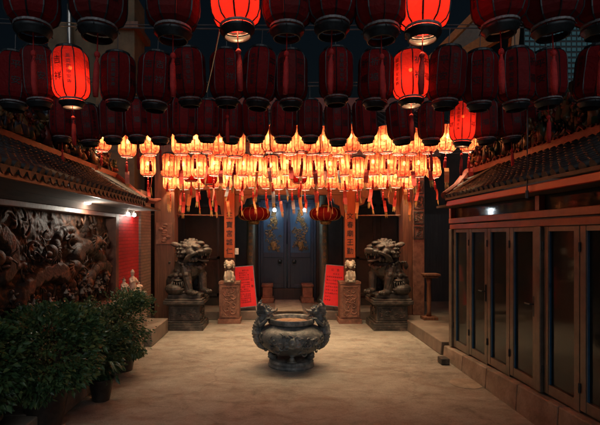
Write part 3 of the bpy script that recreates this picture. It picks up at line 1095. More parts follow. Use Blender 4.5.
# ------------------------------------------------------------------ incense burner
BX, BY = 0.225, 6.24
burner = thing('incense_burner', 'round dark cast iron incense burner with two dragon handles in the middle of the courtyard', 'incense burner', (BX, BY, 0))
mb = MB()
mb.lathe([(0.18, 0.17), (0.25, 0.185), (0.345, 0.23), (0.415, 0.30), (0.448, 0.37), (0.452, 0.42), (0.435, 0.475), (0.385, 0.525), (0.32, 0.555), (0.29, 0.57), (0.285, 0.58),
          (0.318, 0.59), (0.322, 0.60), (0.322, 0.645), (0.314, 0.657), (0.285, 0.657), (0.272, 0.645), (0.262, 0.58), (0.0, 0.575)], 64, cap0=True, cap1=False)
rr = random.Random(8)
# cast relief round the belly: clouds and a central face
for k in range(150):
    a = rr.uniform(0, 2 * PI)
    z = rr.uniform(0.24, 0.47)
    R = 0.352 + (z - .24) * 0.8 if z < .36 else 0.45 - max(0, z - 0.42) * 0.45
    tw = rr.choice((-1, 1))
    pts = []
    for t in range(8):
        q = tw * t * 0.6 + k
        r = 0.008 + 0.0065 * t
        aa = a + math.cos(q) * r / R
        pts.append((math.cos(aa) * (R + .002), math.sin(aa) * (R + .002), z + math.sin(q) * r))
    mb.tube(pts, [0.012] * 7 + [0.005], 5)
bowl = mb.build('bowl', M['bronze'], burner, local=True, auto=50)
mb = MB()   # beast mask on the front
for dx in (-1, 1):
    mb.ell((dx * 0.035, -0.455, 0.425), (0.022, 0.02, 0.02))
    mb.tube([(dx * 0.02, -0.445, 0.46), (dx * 0.06, -0.445, 0.485), (dx * 0.10, -0.43, 0.475)], [0.014, 0.016, 0.006], 6)
    mb.tube([(dx * 0.03, -0.46, 0.36), (dx * 0.08, -0.45, 0.35), (dx * 0.12, -0.44, 0.38)], [0.016, 0.016, 0.006], 6)
    mb.ell((dx * 0.075, -0.445, 0.40), (0.035, 0.02, 0.03))
mb.ell((0, -0.455, 0.40), (0.05, 0.04, 0.07))
mb.ell((0, -0.48, 0.39), (0.03, 0.03, 0.022))
mb.ell((0, -0.45, 0.345), (0.055, 0.03, 0.018))
solid_remesh(mb, 'beast_mask', M['bronze'], bowl, 0.008, local=True, smooth_it=1)
mb = MB()
vs = mb.lathe([(0.262, 0.60), (0.2, 0.612), (0.1, 0.622), (0.0, 0.625)], 32, cap0=False, cap1=False)
for v in vs:
    v.co.z += noise.noise(Vector((v.co.x * 14, v.co.y * 14, 3))) * 0.012
mb.build('ash', M['ash'], burner, local=True, smooth=True)
mb = MB()
mb.lathe([(0.315, 0.0), (0.32, 0.02), (0.305, 0.045), (0.31, 0.07), (0.29, 0.095), (0.22, 0.10), (0.0, 0.1)], 48, cap1=False)
mb.build('base', M['bronze'], burner, local=True, auto=40)
for k in range(4):
    a = PI / 4 + k * PI / 2 + 0.785
    mb = MB()
    mb.tube([(math.cos(a) * 0.26, math.sin(a) * 0.26, 0.09), (math.cos(a) * 0.24, math.sin(a) * 0.24, 0.14), (math.cos(a) * 0.25, math.sin(a) * 0.25, 0.22)], [0.075, 0.05, 0.085], 12)
    mb.ell((math.cos(a) * 0.29, math.sin(a) * 0.29, 0.15), (0.035, 0.035, 0.045))
    mb.build('leg', M['bronze'], burner, local=True, smooth=True)
for s in (-1, 1):
    mb = MB()
    path = [(0.36, 0.25), (0.42, 0.28), (0.455, 0.36), (0.468, 0.44), (0.455, 0.53), (0.425, 0.60), (0.395, 0.65), (0.37, 0.70)]
    pts = [(s * x, 0.02 * math.sin(i * 1.7), z) for i, (x, z) in enumerate(path)]
    mb.tube(pts, [0.05, 0.06, 0.075, 0.082, 0.082, 0.078, 0.074, 0.066], 12)
    for i in range(7):
        x, z = path[i]
        x2, z2 = path[i + 1]
        for q in (0.2, 0.7):
            xx, zz = x + (x2 - x) * q, z + (z2 - z) * q
            mb.tube([(s * (xx + 0.045), 0, zz), (s * (xx + 0.082), 0, zz + 0.018)], [0.028, 0.008], 6)
            for sy in (-1, 1):
                mb.ell((s * (xx + .01), sy * 0.058, zz), (0.036, 0.024, 0.03), u=8, v=6)
                mb.ell((s * (xx - .03), sy * 0.05, zz + .015), (0.026, 0.02, 0.024), u=8, v=6)
    # head looking in over the rim
    mb.ell((s * 0.36, 0, 0.745), (0.075, 0.065, 0.055))
    mb.ell((s * 0.275, 0, 0.74), (0.065, 0.045, 0.028), (0, s * 0.15, 0))
    mb.ell((s * 0.225, 0, 0.752), (0.024, 0.036, 0.022))
    mb.ell((s * 0.29, 0, 0.685), (0.06, 0.038, 0.017), (0, -s * 0.25, 0))
    for sy in (-1, 1):
        mb.ell((s * 0.315, sy * 0.04, 0.785), 0.02)
        mb.tube([(s * 0.36, sy * 0.035, 0.78), (s * 0.40, sy * 0.055, 0.83), (s * 0.43, sy * 0.06, 0.85)], [0.018, 0.014, 0.004], 6)
        mb.tube([(s * 0.24, sy * 0.03, 0.75), (s * 0.19, sy * 0.07, 0.77), (s * 0.20, sy * 0.10, 0.80)], [0.010, 0.008, 0.004], 6)
        for q in range(5):      # flame-like mane swept back and up
            z0 = 0.70 + q * 0.03
            mb.tube([(s * 0.40, sy * 0.045, z0), (s * 0.455, sy * (0.07 + .008 * q), z0 + 0.012), (s * (0.475 - .012 * q), sy * (0.075 + .01 * q), z0 + 0.05), (s * (0.455 - .014 * q), sy * (.08 + .01 * q), z0 + 0.075)], [0.026, 0.022, 0.014, 0.004], 7)
        mb.ell((s * 0.33, sy * 0.055, 0.73), (0.045, 0.025, 0.035))
        mb.ell((s * 0.30, sy * 0.045, 0.775), (0.04, 0.018, 0.016), (0, s * .3, 0))
        for q in range(4):      # teeth
            mb.ell((s * (0.235 + q * .025), sy * 0.03, 0.712), (0.008, 0.008, 0.016), u=6, v=5)
        for q in range(3):
            mb.tube([(s * (0.30 + q * .03), sy * 0.02, 0.795), (s * (0.32 + q * .035), sy * 0.02, 0.835 + q * .004)], [0.017, 0.004], 6)
        # clawed foreleg gripping the rim
        mb.tube([(s * 0.44, sy * 0.05, 0.60), (s * 0.42, sy * 0.11, 0.57), (s * 0.36, sy * 0.12, 0.62), (s * 0.325, sy * 0.12, 0.665)], [0.035, 0.03, 0.026, 0.022], 8)
        for q in (-1, 0, 1):
            mb.tube([(s * 0.335, sy * 0.12 + q * .016, 0.665), (s * 0.30, sy * 0.12 + q * .024, 0.668), (s * 0.285, sy * 0.12 + q * .026, 0.65)], [0.012, 0.009, 0.003], 6)
    solid_remesh(mb, 'dragon_handle', M['bronze'], burner, 0.0055, local=True, smooth_it=1)

# ------------------------------------------------------------------ red notice boards on easels
def notice(cx, cy, w, hgt, z0, rz, lean, roll, label, build_text):
    root = thing('notice_board', label, 'notice board', (cx, cy, 0.18), rz, group='red notice boards before the doors')
    tilt = Matrix.Translation((0, 0, z0 - 0.18)) @ Matrix.Rotation(lean, 4, 'X') @ Matrix.Rotation(roll, 4, 'Y')
    mb = MB()
    mb.box(-w / 2, w / 2, 0, 0.018, 0, hgt, tilt)
    mb.build('panel', M['redboard'], root, local=True, bevel=0.003)
    mb = MB()
    for a, b, c, d in ((-w / 2 - .012, -w / 2 - .001, -0.012, hgt + .012), (w / 2 + .001, w / 2 + .012, -0.012, hgt + .012)):
        mb.box(a, b, -0.004, 0.022, c, d, tilt)
    mb.box(-w / 2, w / 2, -0.004, 0.022, hgt + .001, hgt + .012, tilt)
    mb.box(-w / 2, w / 2, -0.004, 0.022, -.012, -.001, tilt)
    mb.build('frame', M['metal'], root, local=True)
    for a, b in ((-w / 2 + 0.02, 0.03), (w / 2 - 0.02, 0.03)):
        mb = MB()
        mb.tube([(a * 1.05, -0.10, 0.0), (a, 0.03, z0 - .18 + 0.02), (a * 0.6, 0.06 - math.sin(lean) * hgt, z0 - 0.18 + hgt * 0.97)], 0.010, 8)
        mb.build('leg', M['metal'], root, local=True)
    mb = MB()
    mb.tube([(0, 0.32, 0.0), (0, 0.10 - math.sin(lean) * hgt * .6, z0 - 0.18 + hgt * 0.9)], 0.010, 8)
    mb.build('leg', M['metal'], root, local=True)
    mb = MB()
    r3 = tilt.to_3x3()

    def put(ch, u, v, s):
        put_char(mb, ch, tilt @ Vector((u, -0.003, v)), r3 @ Vector((1, 0, 0)), r3 @ Vector((0, 0, 1)), s)
    build_text(put, w, hgt)
    mb.build('lettering', M['darkred'], root, local=True)
    return root




def text_left(put, w, h):
    rr = random.Random(2)
    for blk, (v0, v1) in enumerate(((0.90, 0.66), (0.60, 0.37), (0.31, 0.10))):
        for r in range(5):
            for c in range(6):
                if rr.random() < 0.9:
                    put(rr.choice(POOL), -w * 0.26 + c * w * 0.092, h * (v0 + (v1 - v0) * r / 4.2), 0.030)
    put('公', w * 0.37, h * 0.66, 0.055)
    put('告', w * 0.37, h * 0.50, 0.055)


def text_right(put, w, h):
    rr = random.Random(4)
    put('公', -w * 0.14, h * 0.89, 0.058)
    put('告', w * 0.16, h * 0.89, 0.058)
    for c in range(3):
        put(rr.choice(POOL), -w * 0.05 + c * 0.05, h * 0.79, 0.032)
    for r in range(8):
        for c in range(8):
            if r < 6 or c < 3:
                put(rr.choice(POOL), -w * 0.38 + c * w * 0.108, h * (0.71 - r * 0.082), 0.034)


notice(-0.59, 9.62, 0.40, 0.86, 0.27, math.radians(12), math.radians(-9), math.radians(-4), 'red notice board on steel easel beside the left front pillar, leaning back', text_left)
notice(1.22, 9.62, 0.40, 0.86, 0.29, math.radians(-14), math.radians(-9), math.radians(4), 'red notice board with a two character heading beside the right front pillar', text_right)

# ------------------------------------------------------------------ door lamps, big oblate lanterns, stool
for x, who in ((274.5, 'left'), (305, 'right')):
    p = P(x, 210, 10.75)
    t = thing('spot_lamp', 'small bright white spot lamp above the %s leaf of the blue door' % who, 'spot lamp', p, group='spot lamps above the blue doors')
    mb = MB()
    mb.ell((0, 0, 0), 0.042)
    mb.build('bulb', M['bulb_cool'], t, local=True, smooth=True)
    mb = MB()
    mb.lathe([(0.03, 0.04), (0.045, 0.06), (0.05, 0.12), (0.03, 0.15)], 16)
    mb.tube([(0, 0, 0.15), (0, 0, 0.5), (0, 0.3, 0.6), (0, 0.45, 0.6)], 0.012, 8)
    mb.build('housing', M['blackmetal'], t, local=True, smooth=True)
    lamp('door_lamp', (0, 0.03, -0.075), 2.0, (0.80, 0.93, 1.0), 0.03, t)

for px, who in ((254, 'left'), (325.5, 'right')):
    p = P(px, 214, 9.75)
    t = thing('drum_lantern', 'wide oblate red lantern with gold base cap hanging in front of the %s door column' % who, 'lantern', p, group='wide red lanterns on the porch')
    t.scale = (1.02, 1.02, 0.72)
    mb = MB()
    n = 24
    prof = [(0.12 + 0.0, -0.20)] + [(0.13 + 0.21 * math.cos(a) ** 0.8 if abs(a) < 1.57 else 0.13, 0.20 * math.sin(a)) for a in [-1.3, -1.0, -.7, -.4, -.1, .1, .4, .7, 1.0, 1.3]] + [(0.12, 0.20)]
    mb.lathe(prof, 28, cap0=False, cap1=False)
    mb.build('paper_shade', M['paper_red'], t, local=True, smooth=True)
    mb = MB()
    for k in range(14):
        a = 2 * PI * k / 14
        mb.tube([(math.cos(a) * (r + .003), math.sin(a) * (r + .003), z) for r, z in prof], 0.004, 5)
    mb.build('rib_frame', M['fringe'], t, local=True)
    mb = MB()
    mb.lathe([(0.11, -0.205), (0.125, -0.21), (0.125, -0.24), (0.10, -0.31), (0.03, -0.32)], 24)
    mb.lathe([(0.03, 0.30), (0.10, 0.28), (0.125, 0.23), (0.11, 0.205)], 24)
    mb.tube([(0, 0, 0.28), (0, 0, 1.0)], 0.008, 6)
    mb.build('cap', M['gold'], t, local=True, smooth=True)

p = P(430.5, 273, 8.55)
t = thing('offering_stand', 'slim wooden stand with a flat top in the dark passage right of the lion', 'stand', (p.x, p.y, 0.2))
mb = MB()
mb.box(-0.15, 0.15, -0.13, 0.13, 0.83, 0.87)
mb.box(-0.12, 0.12, -0.1, 0.1, 0.79, 0.828)
mb.build('top', M['wood'], t, local=True, bevel=0.008)
mb = MB()
mb.lathe([(0.05, 0.06), (0.035, 0.15), (0.045, 0.4), (0.035, 0.65), (0.06, 0.788)], 12, c=(-0.03, 0, 0))
mb.build('leg', M['wood'], t, local=True, smooth=True)
mb = MB()
mb.box(-0.16, 0.11, -0.12, 0.12, 0.0, 0.058)
mb.build('base', M['wood'], t, local=True, bevel=0.008)

# dark room beyond the passage
pas = thing('passage_house', 'dark house wall closing the passage beyond the right pavement', 'house', (4.6, 10.5, 0))
mb = MB()
mb.box(3.0, 5.5, 10.9, 11.2, 0.2, 4.5)
mb.box(5.2, 5.5, 6.8, 10.898, 0.2, 4.5)
mb.build('wall', M['darkwall'], pas)
mb = MB()
mb.box(3.4, 4.4, 10.85, 10.898, 0.2, 2.3)
mb.build('door', M['blackwood'], pas)

# ------------------------------------------------------------------ tiled roofs
def tiled_slope(mb, xe, ze, xr, zr, y0, y1, pitch=0.15, r=0.048, sag=0.04):
    """Barrel-tile courses running from the eave (xe, ze) up to the ridge (xr, zr)."""
    n = int((y1 - y0) / pitch)
    L = 11
    for i in range(n + 1):
        y = y0 + i * (y1 - y0) / n
        pts, rad = [], []
        for k in range(L):
            for f, rr_ in ((k / L, r * 1.12), ((k + 0.93) / L, r * 0.86)):
                x = xe + (xr - xe) * f
                z = ze + (zr - ze) * f - sag * math.sin(PI * f)
                pts.append((x, y + random.uniform(-.003, .003), z + 0.012))
                rad.append(rr_)
        mb.tube(pts, rad, 8)
    # pan tiles between, a few stepped strips
    for k in range(L):
        f0, f1 = k / L, (k + 1.08) / L
        for f in (f0,):
            xa, xb = xe + (xr - xe) * f0, xe + (xr - xe) * min(f1, 1)
            za = ze + (zr - ze) * f0 - sag * math.sin(PI * f0)
            zb = ze + (zr - ze) * min(f1, 1) - sag * math.sin(PI * min(f1, 1)) - 0.012
            mb.hexa([(xa, y0, za - .03), (xb, y0, zb - .03), (xb, y1, zb - .03), (xa, y1, za - .03),
                     (xa, y0, za), (xb, y0, zb), (xb, y1, zb), (xa, y1, za)])


def ornaments(mb, x0, y0, z0, y1, z1, n, hmin, hmax, seed):
    """Cut-and-paste ceramic work along a ridge: leaves, flowers, figures, curls."""
    rr = random.Random(seed)
    for k in range(n):
        f = (k + rr.random()) / n
        y = y0 + (y1 - y0) * f
        z = z0 + (z1 - z0) * f
        x = x0 + rr.uniform(-0.08, 0.08)
        h = rr.uniform(hmin, hmax)
        kind = rr.random()
        if kind < 0.35:      # figure
            mb.tube([(x, y, z), (x + rr.uniform(-.02, .02), y, z + h * 0.35), (x, y, z + h * 0.7)], [0.07, 0.055, 0.03], 8)
            mb.ell((x, y, z + h * 0.8), (0.035, 0.035, 0.045), u=8, v=6)
            for sg in (-1, 1):
                mb.tube([(x, y + sg * .03, z + h * .62), (x + rr.uniform(-.06, .06), y + sg * .1, z + h * rr.uniform(.4, .8))], [0.022, 0.014], 6)
            mb.tube([(x, y, z + h * .85), (x, y + rr.uniform(-.06, .06), z + h * 1.05)], [0.03, 0.004], 6)
        elif kind < 0.7:     # scroll of leaves
            a0 = rr.uniform(0, PI)
            pts = [(x + 0.02 * math.sin(t), y + math.cos(a0 + t * 0.5) * (0.03 + 0.015 * t), z + h * 0.15 + h * .09 * t + math.sin(a0 + t * .5) * 0.03) for t in range(9)]
            mb.tube(pts, [0.035 - 0.0033 * t for t in range(9)], 6)
            for q in range(5):
                c = pts[2 + q]
                d = Vector((rr.uniform(-1, 1), rr.uniform(-1, 1), rr.uniform(0.1, 1))).normalized()
                mb.ell(Vector(c) + d * 0.05, (0.05, 0.018, 0.028), (rr.uniform(0, 3), rr.uniform(0, 3), rr.uniform(0, 3)), u=6, v=5)
        else:                # flower
            mb.tube([(x, y, z), (x, y + .02, z + h * .6)], [0.02, 0.012], 6)
            for q in range(7):
                a = 2 * PI * q / 7
                mb.ell((x - 0.01, y + math.cos(a) * 0.05, z + h * .6 + math.sin(a) * 0.05), (0.02, 0.03, 0.03), u=6, v=5)
            mb.ell((x - 0.02, y, z + h * .6), 0.03, u=6, v=5)


# ------------------------------------------------------------------ right glass pavilion
XR = 2.55
pav = thing('glass_pavilion', 'low side building with bronze framed glass doors, red fascia and tiled roof on the right', 'building', (XR + .5, 4.5, 0))
mb = MB()
y0, y1 = 0.6, 6.62
def kz(y): return 0.175 + max(0.0, (6.7 - y)) * 0.045
n = 9
for k in range(n):   # kerb blocks
    a, b = y0 + (y1 - y0) * k / n, y0 + (y1 - y0) * (k + 1) / n - 0.008
    mb.hexa([(XR - 0.09, a, -0.05), (XR + 0.2, a, -0.05), (XR + 0.2, b, -0.05), (XR - 0.09, b, -0.05), (XR - 0.07, a, kz(a)), (XR + 0.2, a, kz(a)), (XR + 0.2, b, kz(b)), (XR - 0.07, b, kz(b))])
mb.build('kerb', M['kerb'], pav, bevel=0.012)
mb = MB()
mb.box(XR + 0.15, 5.0, y0, 6.4, 0.1, 0.28)
mb.build('floor', M['porch'], pav)
mb = MB()
mb.box(XR + 2.2, XR + 2.35, y0, 6.4, 0.28, 2.6)
mb.box(XR + .12, XR + 2.2, 6.38, 6.44, 0.28, 2.6)
mb.box(XR + .12, XR + 2.2, y0 - .05, y0, 0.28, 2.6)
mb.build('wall', M['wood'], pav)
# header, rails, posts
BAYS = ((6.48, 4.33), (4.33, 2.18), (2.18, 0.66))
mb = MB()
mb.box(XR - 0.02, XR + 0.10, y0, 6.52, 1.885, 1.95)
mb.build('header_rail', M['rail'], pav, bevel=0.006)
mb = MB()
mb.box(XR - 0.035, XR + 0.10, y0, 6.52, 1.965, 2.035)
mb.build('header_rail', M['rail'], pav, bevel=0.006)
for yy in (6.48, 4.33, 2.18):
    mb = MB()
    mb.box(XR - 0.03, XR + 0.09, yy - 0.05, yy + 0.05, 0.30 if yy < 6 else 0.2, 1.883)
    post = mb.build('post', M['frame'], pav, bevel=0.008)
    mb = MB()
    mb.box(XR - 0.03, XR + 0.09, yy - 0.035, yy + 0.035, 2.037, 2.18)
    mb.build('transom_post', M['rail'], pav, bevel=0.004)
for bi, (ya, yb) in enumerate(BAYS):
    mb = MB()
    mb.box(XR + 0.025, XR + 0.033, yb + 0.037, ya - 0.037, 2.037, 2.178)
    mb.build('transom_glass', M['glass'], pav)
    nd = 4
    for k in range(nd):
        a = ya - 0.052 - (ya - yb - 0.104) * k / nd
        b = ya - 0.052 - (ya - yb - 0.104) * (k + 1) / nd
        zb0 = max(kz(a), kz(b)) + 0.004
        mb = MB()
        s = 0.075
        mb.box(XR, XR + 0.055, a - s, a - 0.004, zb0, 1.88)
        mb.box(XR, XR + 0.055, b + 0.004, b + s, zb0, 1.88)
        mb.box(XR + .003, XR + 0.052, b + s, a - s, zb0, zb0 + 0.095)
        mb.box(XR + .003, XR + 0.052, b + s, a - s, 1.835, 1.88)
        d = mb.build('door', M['frame'], pav, bevel=0.004)
        mb = MB()
        for (p0, p1) in ((a - s - 0.014, a - s - 0.001),):
            mb.box(XR + 0.006, XR + 0.024, p0, p1, zb0 + .096, 1.834)
        mb.build('glazing_bead', M['bead'], d)
        mb = MB()
        mb.box(XR + 0.027, XR + 0.033, b + s - .002, a - s + .002, zb0 + 0.09, 1.838)
        mb.build('pane', M['glass'], d)
        if k in (1, 3):
            mb = MB()
            yy = b + 0.04
            mb.box(XR - 0.012, XR - 0.001, yy - 0.014, yy + 0.014, 1.0, 1.2)
            mb.tube([(XR - 0.01, yy, 1.12), (XR - 0.045, yy, 1.12), (XR - 0.045, yy + 0.09, 1.12)], 0.008, 8)
            mb.build('handle', M['blackmetal'], d)
        mb = MB()
        for zz in (0.52, 1.7):
            mb.tube([(XR - 0.006, a - 0.004, zz - .04), (XR - 0.006, a - 0.004, zz + .04)], 0.009, 8)
        mb.build('hinge', M['blackmetal'], d)
# eave: fascia, soffit, tiles
mb = MB()
mb.box(2.29, 2.33, y0 - 0.3, 6.02, 2.185, 2.25)
mb.build('fascia', M['fascia'], pav, bevel=0.005)
mb = MB()
mb.box(2.332, 3.4, y0 - 0.3, 6.5, 2.185, 2.215)
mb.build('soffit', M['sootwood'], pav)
mb = MB()
tiled_slope(mb, 2.27, 2.29, 3.05, 2.74, y0 - 0.3, 6.0, pitch=0.115, r=0.036)
# hipped end
for k in range(6):
    f = k / 6
    ya = 6.05 + 0.16 * k
    mb.tube([(2.27 + 0.62 * (k + 1) / 6, ya, 2.27 + 0.36 * (k + 1) / 6 - 0.0), (3.05, ya, 2.74 - 0.02 * k)], 0.05, 8)
mb.hexa([(2.27, 6.0, 2.22), (3.05, 6.0, 2.22), (3.05, 7.1, 2.60), (2.98, 7.1, 2.60), (2.27, 6.0, 2.27), (3.05, 6.0, 2.72), (3.05, 7.1, 2.72), (2.98, 7.1, 2.66)])
roof = mb.build('roof', M['tile'], pav, auto=50)
mb = MB()
mb.box(3.0, 3.12, y0 - .3, 7.1, 2.74, 2.83)
for k in range(34):
    yy = y0 + k * 0.19
    mb.tube([(2.99, yy - 0.05, 2.83), (2.985, yy, 2.865), (2.99, yy + 0.05, 2.83)], 0.018, 6)
mb.tube([(2.27, 6.03, 2.33), (2.6, 6.45, 2.50), (3.0, 7.0, 2.78)], [0.05, 0.05, 0.06], 8)
mb.build('ridge', M['ridge'], roof)
mb = MB()
ornaments(mb, 3.08, 2.2, 2.83, 7.0, 2.85, 110, 0.2, 0.46, 61)
ornaments(mb, 3.06, 2.2, 2.83, 7.0, 2.85, 60, 0.35, 0.62, 62)
mb.build('ridge_ornament', M['ceramic'], roof, smooth=True)

# loose hanging lead in front of the right roof
t = thing('hanging_cable', 'thin grey lead dangling straight down before the right red fascia', 'cable', P(527, 195, 4.05))
mb = MB()
mb.tube([(0, 0, 0), (0.004, 0, 0.55), (0, 0, 1.25)], 0.007, 6)
mb.tube([(0, 0, -0.03), (0, 0, 0.04)], 0.014, 8)
mb.build('lead', M['wire'], t, local=True)

# ------------------------------------------------------------------ left gallery with dragon relief
XL = -2.4
gal = thing('relief_gallery', 'low tiled side building with dark dragon relief wall and red brick end', 'building', (XL - .3, 5, 0))
mb = MB()
mb.box(XL - 0.3, XL, 6.84, 7.92, 0.0, 2.3)
mb.build('brick_wall', M['brickred'], gal)
mb = MB()
mb.box(XL - 0.3, XL + 0.04, 7.923, 8.55, 0.0, 2.6)
mb.build('brick_pier', M['brickbrown'], gal)
mb = MB()
mb.box(XL - 0.6, XL - 0.16, 0.6, 6.70, 0.0, 2.3)
mb.build('wall', M['darkwall'], gal)
mb = MB()
mb.box(XL - 0.15, XL + 0.03, 6.71, 6.835, 0.5, 2.12)
mb.box(XL - 0.15, XL + 0.03, 0.6, 6.708, 2.06, 2.12)
mb.box(XL - 0.15, XL + 0.05, 0.6, 6.84, 0.78, 0.86)
mb.build('relief_frame', M['fasciab'], gal, bevel=0.008)
# relief panel: height field of coiling dragons, clouds and rocks
ny, nz_ = 420, 150
Y0, Y1, Z0, Z1 = 2.6, 6.708, 0.86, 2.058
drg = []
rr = random.Random(77)


def coil(cy, cz, ax, az, turns, phase, r0):
    pts = []
    nseg = 90
    for i in range(nseg):
        t = i / (nseg - 1)
        a = phase + turns * 2 * PI * t
        y = cy + ax * (t - 0.5) * 1.6 + 0.24 * math.sin(a)
        z = cz + az * math.sin(a * 0.5 + phase) + 0.18 * math.cos(a)
        pts.append((y, z, r0 * (0.55 + 0.75 * math.sin(PI * min(1, t * 1.1))), t))
    return pts


for args in ((5.95, 1.50, 0.85, 0.22, 1.6, 0.3, 0.085), (4.9, 1.45, 0.8, 0.26, 1.7, 2.0, 0.095), (4.0, 1.48, 0.8, 0.24, 1.5, 4.0, 0.09), (3.2, 1.45, 0.7, 0.25, 1.5, 1.0, 0.09), (6.3, 1.2, 0.5, 0.2, 1.2, 3.0, 0.07), (5.4, 1.1, 0.6, 0.12, 1.4, 5.0, 0.07)):
    drg.append(coil(*args))
import numpy as np
ys = np.linspace(Y0, Y1, ny)
zs = np.linspace(Z0, Z1, nz_)
GY, GZ = np.meshgrid(ys, zs, indexing='ij')
Hh = np.zeros_like(GY)
for i in range(ny):
    for j in range(nz_):
        y, z = ys[i], zs[j]
        q = Vector((y * 3.2, z * 3.2, 5))
        nse = noise.noise(q) * 0.5 + noise.noise(q * 2.3) * 0.3 + abs(noise.noise(q * 4.6)) * 0.35
        Hh[i, j] = 0.02 + 0.075 * nse + 0.012 * math.sin(14 * (z + 0.25 * noise.noise(q * 0.7)) + 6 * noise.noise(q))
for ln in drg:
    for (y, z, r, t) in ln:
        d2 = (GY - y) ** 2 + (GZ - z) ** 2
        dome = np.sqrt(np.clip(r * r - d2, 0, None)) * 1.15
        dome = np.where(d2 < r * r, dome + 0.025 + 0.012 * math.sin(t * 130), 0)
        Hh = np.maximum(Hh, dome)
mb = MB()
grid = [[mb.bm.verts.new((XL - 0.14 + float(np.clip(Hh[i, j], 0, 0.145)), ys[i], zs[j])) for j in range(nz_)] for i in range(ny)]
for i in range(ny - 1):
    for j in range(nz_ - 1):
        mb.bm.faces.new((grid[i][j], grid[i + 1][j], grid[i + 1][j + 1], grid[i][j + 1]))
mb.build('relief_panel', M['relief'], gal, smooth=True)
mb = MB()   # undercut parts standing proud of the panel: heads, claws, whiskers, pine boughs, figures
for hy, hz, sg in ((6.12, 1.72, 1), (4.85, 1.62, -1), (5.45, 1.42, 1), (3.9, 1.6, 1)):
    x = XL - 0.02
    mb.ell((x, hy, hz), (0.07, 0.10, 0.08))
    mb.ell((x + .02, hy + sg * 0.11, hz - 0.02), (0.05, 0.07, 0.035))
    mb.ell((x + .02, hy + sg * 0.10, hz - 0.08), (0.04, 0.06, 0.02))
    for q in range(9):
        a = q * 0.35 + 0.8
        mb.tube([(x, hy - sg * .05, hz + .02), (x + .03, hy - sg * (.05 + .09 * math.sin(a)), hz + .08 * math.cos(a)), (x + .02, hy - sg * (.05 + .17 * math.sin(a + .2)), hz + .16 * math.cos(a + .2))], [0.02, 0.016, 0.004], 6)
    for q in (-1, 1):
        mb.tube([(x + .03, hy + sg * .14, hz), (x + .06, hy + sg * .22, hz + q * .06), (x + .03, hy + sg * .27, hz + q * .12)], [0.01, 0.009, 0.003], 6)
for k in range(70):
    y, z = rr.uniform(3.0, 6.6), rr.uniform(0.9, 2.0)
    x = XL - 0.05
    a0 = rr.uniform(0, 6)
    s = rr.uniform(0.5, 1.2)
    mb.tube([(x + 0.015 * math.sin(t * .8), y + s * math.cos(a0 + t * .5) * (0.02 + .012 * t), z + s * math.sin(a0 + t * .5) * (0.02 + .012 * t)) for t in range(10)], [0.016 * s] * 8 + [0.01, 0.004], 6)
for k in range(22):   # standing small figures along the lower band
    y, z = rr.uniform(3.2, 6.6), rr.uniform(0.92, 1.15)
    x = XL - 0.03
    hh = rr.uniform(0.14, 0.24)
    mb.tube([(x, y, z), (x + .01, y, z + hh * .5), (x, y, z + hh * .8)], [0.04, 0.036, 0.018], 8)
    mb.ell((x + .005, y, z + hh * .93), 0.024, u=8, v=6)
    mb.tube([(x, y + .02, z + hh * .65), (x + .03, y + .07, z + hh * rr.uniform(.5, 1.0))], [0.016, 0.01], 6)
mb.build('relief_carving', M['relief'], gal, smooth=True)
mb = MB()   # ledge and bench along the wall
mb.box(XL + .002, -2.2, 6.2, 7.75, 0.0, 0.84)
mb.build('ledge', M['porch'], gal, bevel=0.012)
# eave
mb = MB()
mb.box(-1.93, -1.89, 0.5, 6.45, 2.20, 2.25)
mb.build('fascia', M['fasciab'], gal, bevel=0.004)
mb = MB()
mb.box(-2.75, -1.932, 0.5, 7.6, 2.205, 2.235)
mb.box(-2.45, -2.36, 0.5, 7.8, 2.121, 2.203)
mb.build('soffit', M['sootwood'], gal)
mb = MB()
tiled_slope(mb, -1.87, 2.29, -2.7, 2.76, 0.5, 6.5, pitch=0.115, r=0.036, sag=0.05)
for k in range(7):
    f = (k + 1) / 7
    ya = 6.55 + 0.16 * k
    mb.tube([(-1.87 - 0.65 * f, ya, 2.28 + 0.34 * f), (-2.7, ya, 2.74)], 0.048, 8)
mb.hexa([(-2.7, 6.5, 2.22), (-1.87, 6.5, 2.22), (-2.55, 7.7, 2.62), (-2.7, 7.7, 2.62), (-2.7, 6.5, 2.72), (-1.87, 6.5, 2.27), (-2.55, 7.7, 2.68), (-2.7, 7.7, 2.72)])
# drip tiles under the eave: a row of tongues
for k in range(52):
    yy = 0.55 + k * 0.1153
    mb.extr([(-1.862, yy - 0.042, 2.275), (-1.862, yy + 0.042, 2.275), (-1.862, yy + 0.03, 2.243), (-1.862, yy, 2.222), (-1.862, yy - 0.03, 2.243)], (-0.012, 0, 0))
roof = mb.build('roof', M['tile'], gal, auto=50)
mb = MB()
mb.box(-2.78, -2.66, 0.5, 7.6, 2.76, 2.84)
mb.tube([(-1.87, 6.55, 2.31), (-2.2, 7.05, 2.48), (-2.7, 7.65, 2.80)], [0.045, 0.045, 0.055], 8)
mb.tube([(-1.87, 6.55, 2.31), (-1.80, 6.68, 2.30), (-1.74, 6.82, 2.34)], [0.045, 0.04, 0.02], 8)
mb.build('ridge', M['ridge'], roof)
mb = MB()
ornaments(mb, -2.74, 2.6, 2.84, 7.6, 2.86, 120, 0.18, 0.42, 31)
ornaments(mb, -2.76, 3.2, 2.84, 6.4, 2.86, 60, 0.3, 0.58, 32)
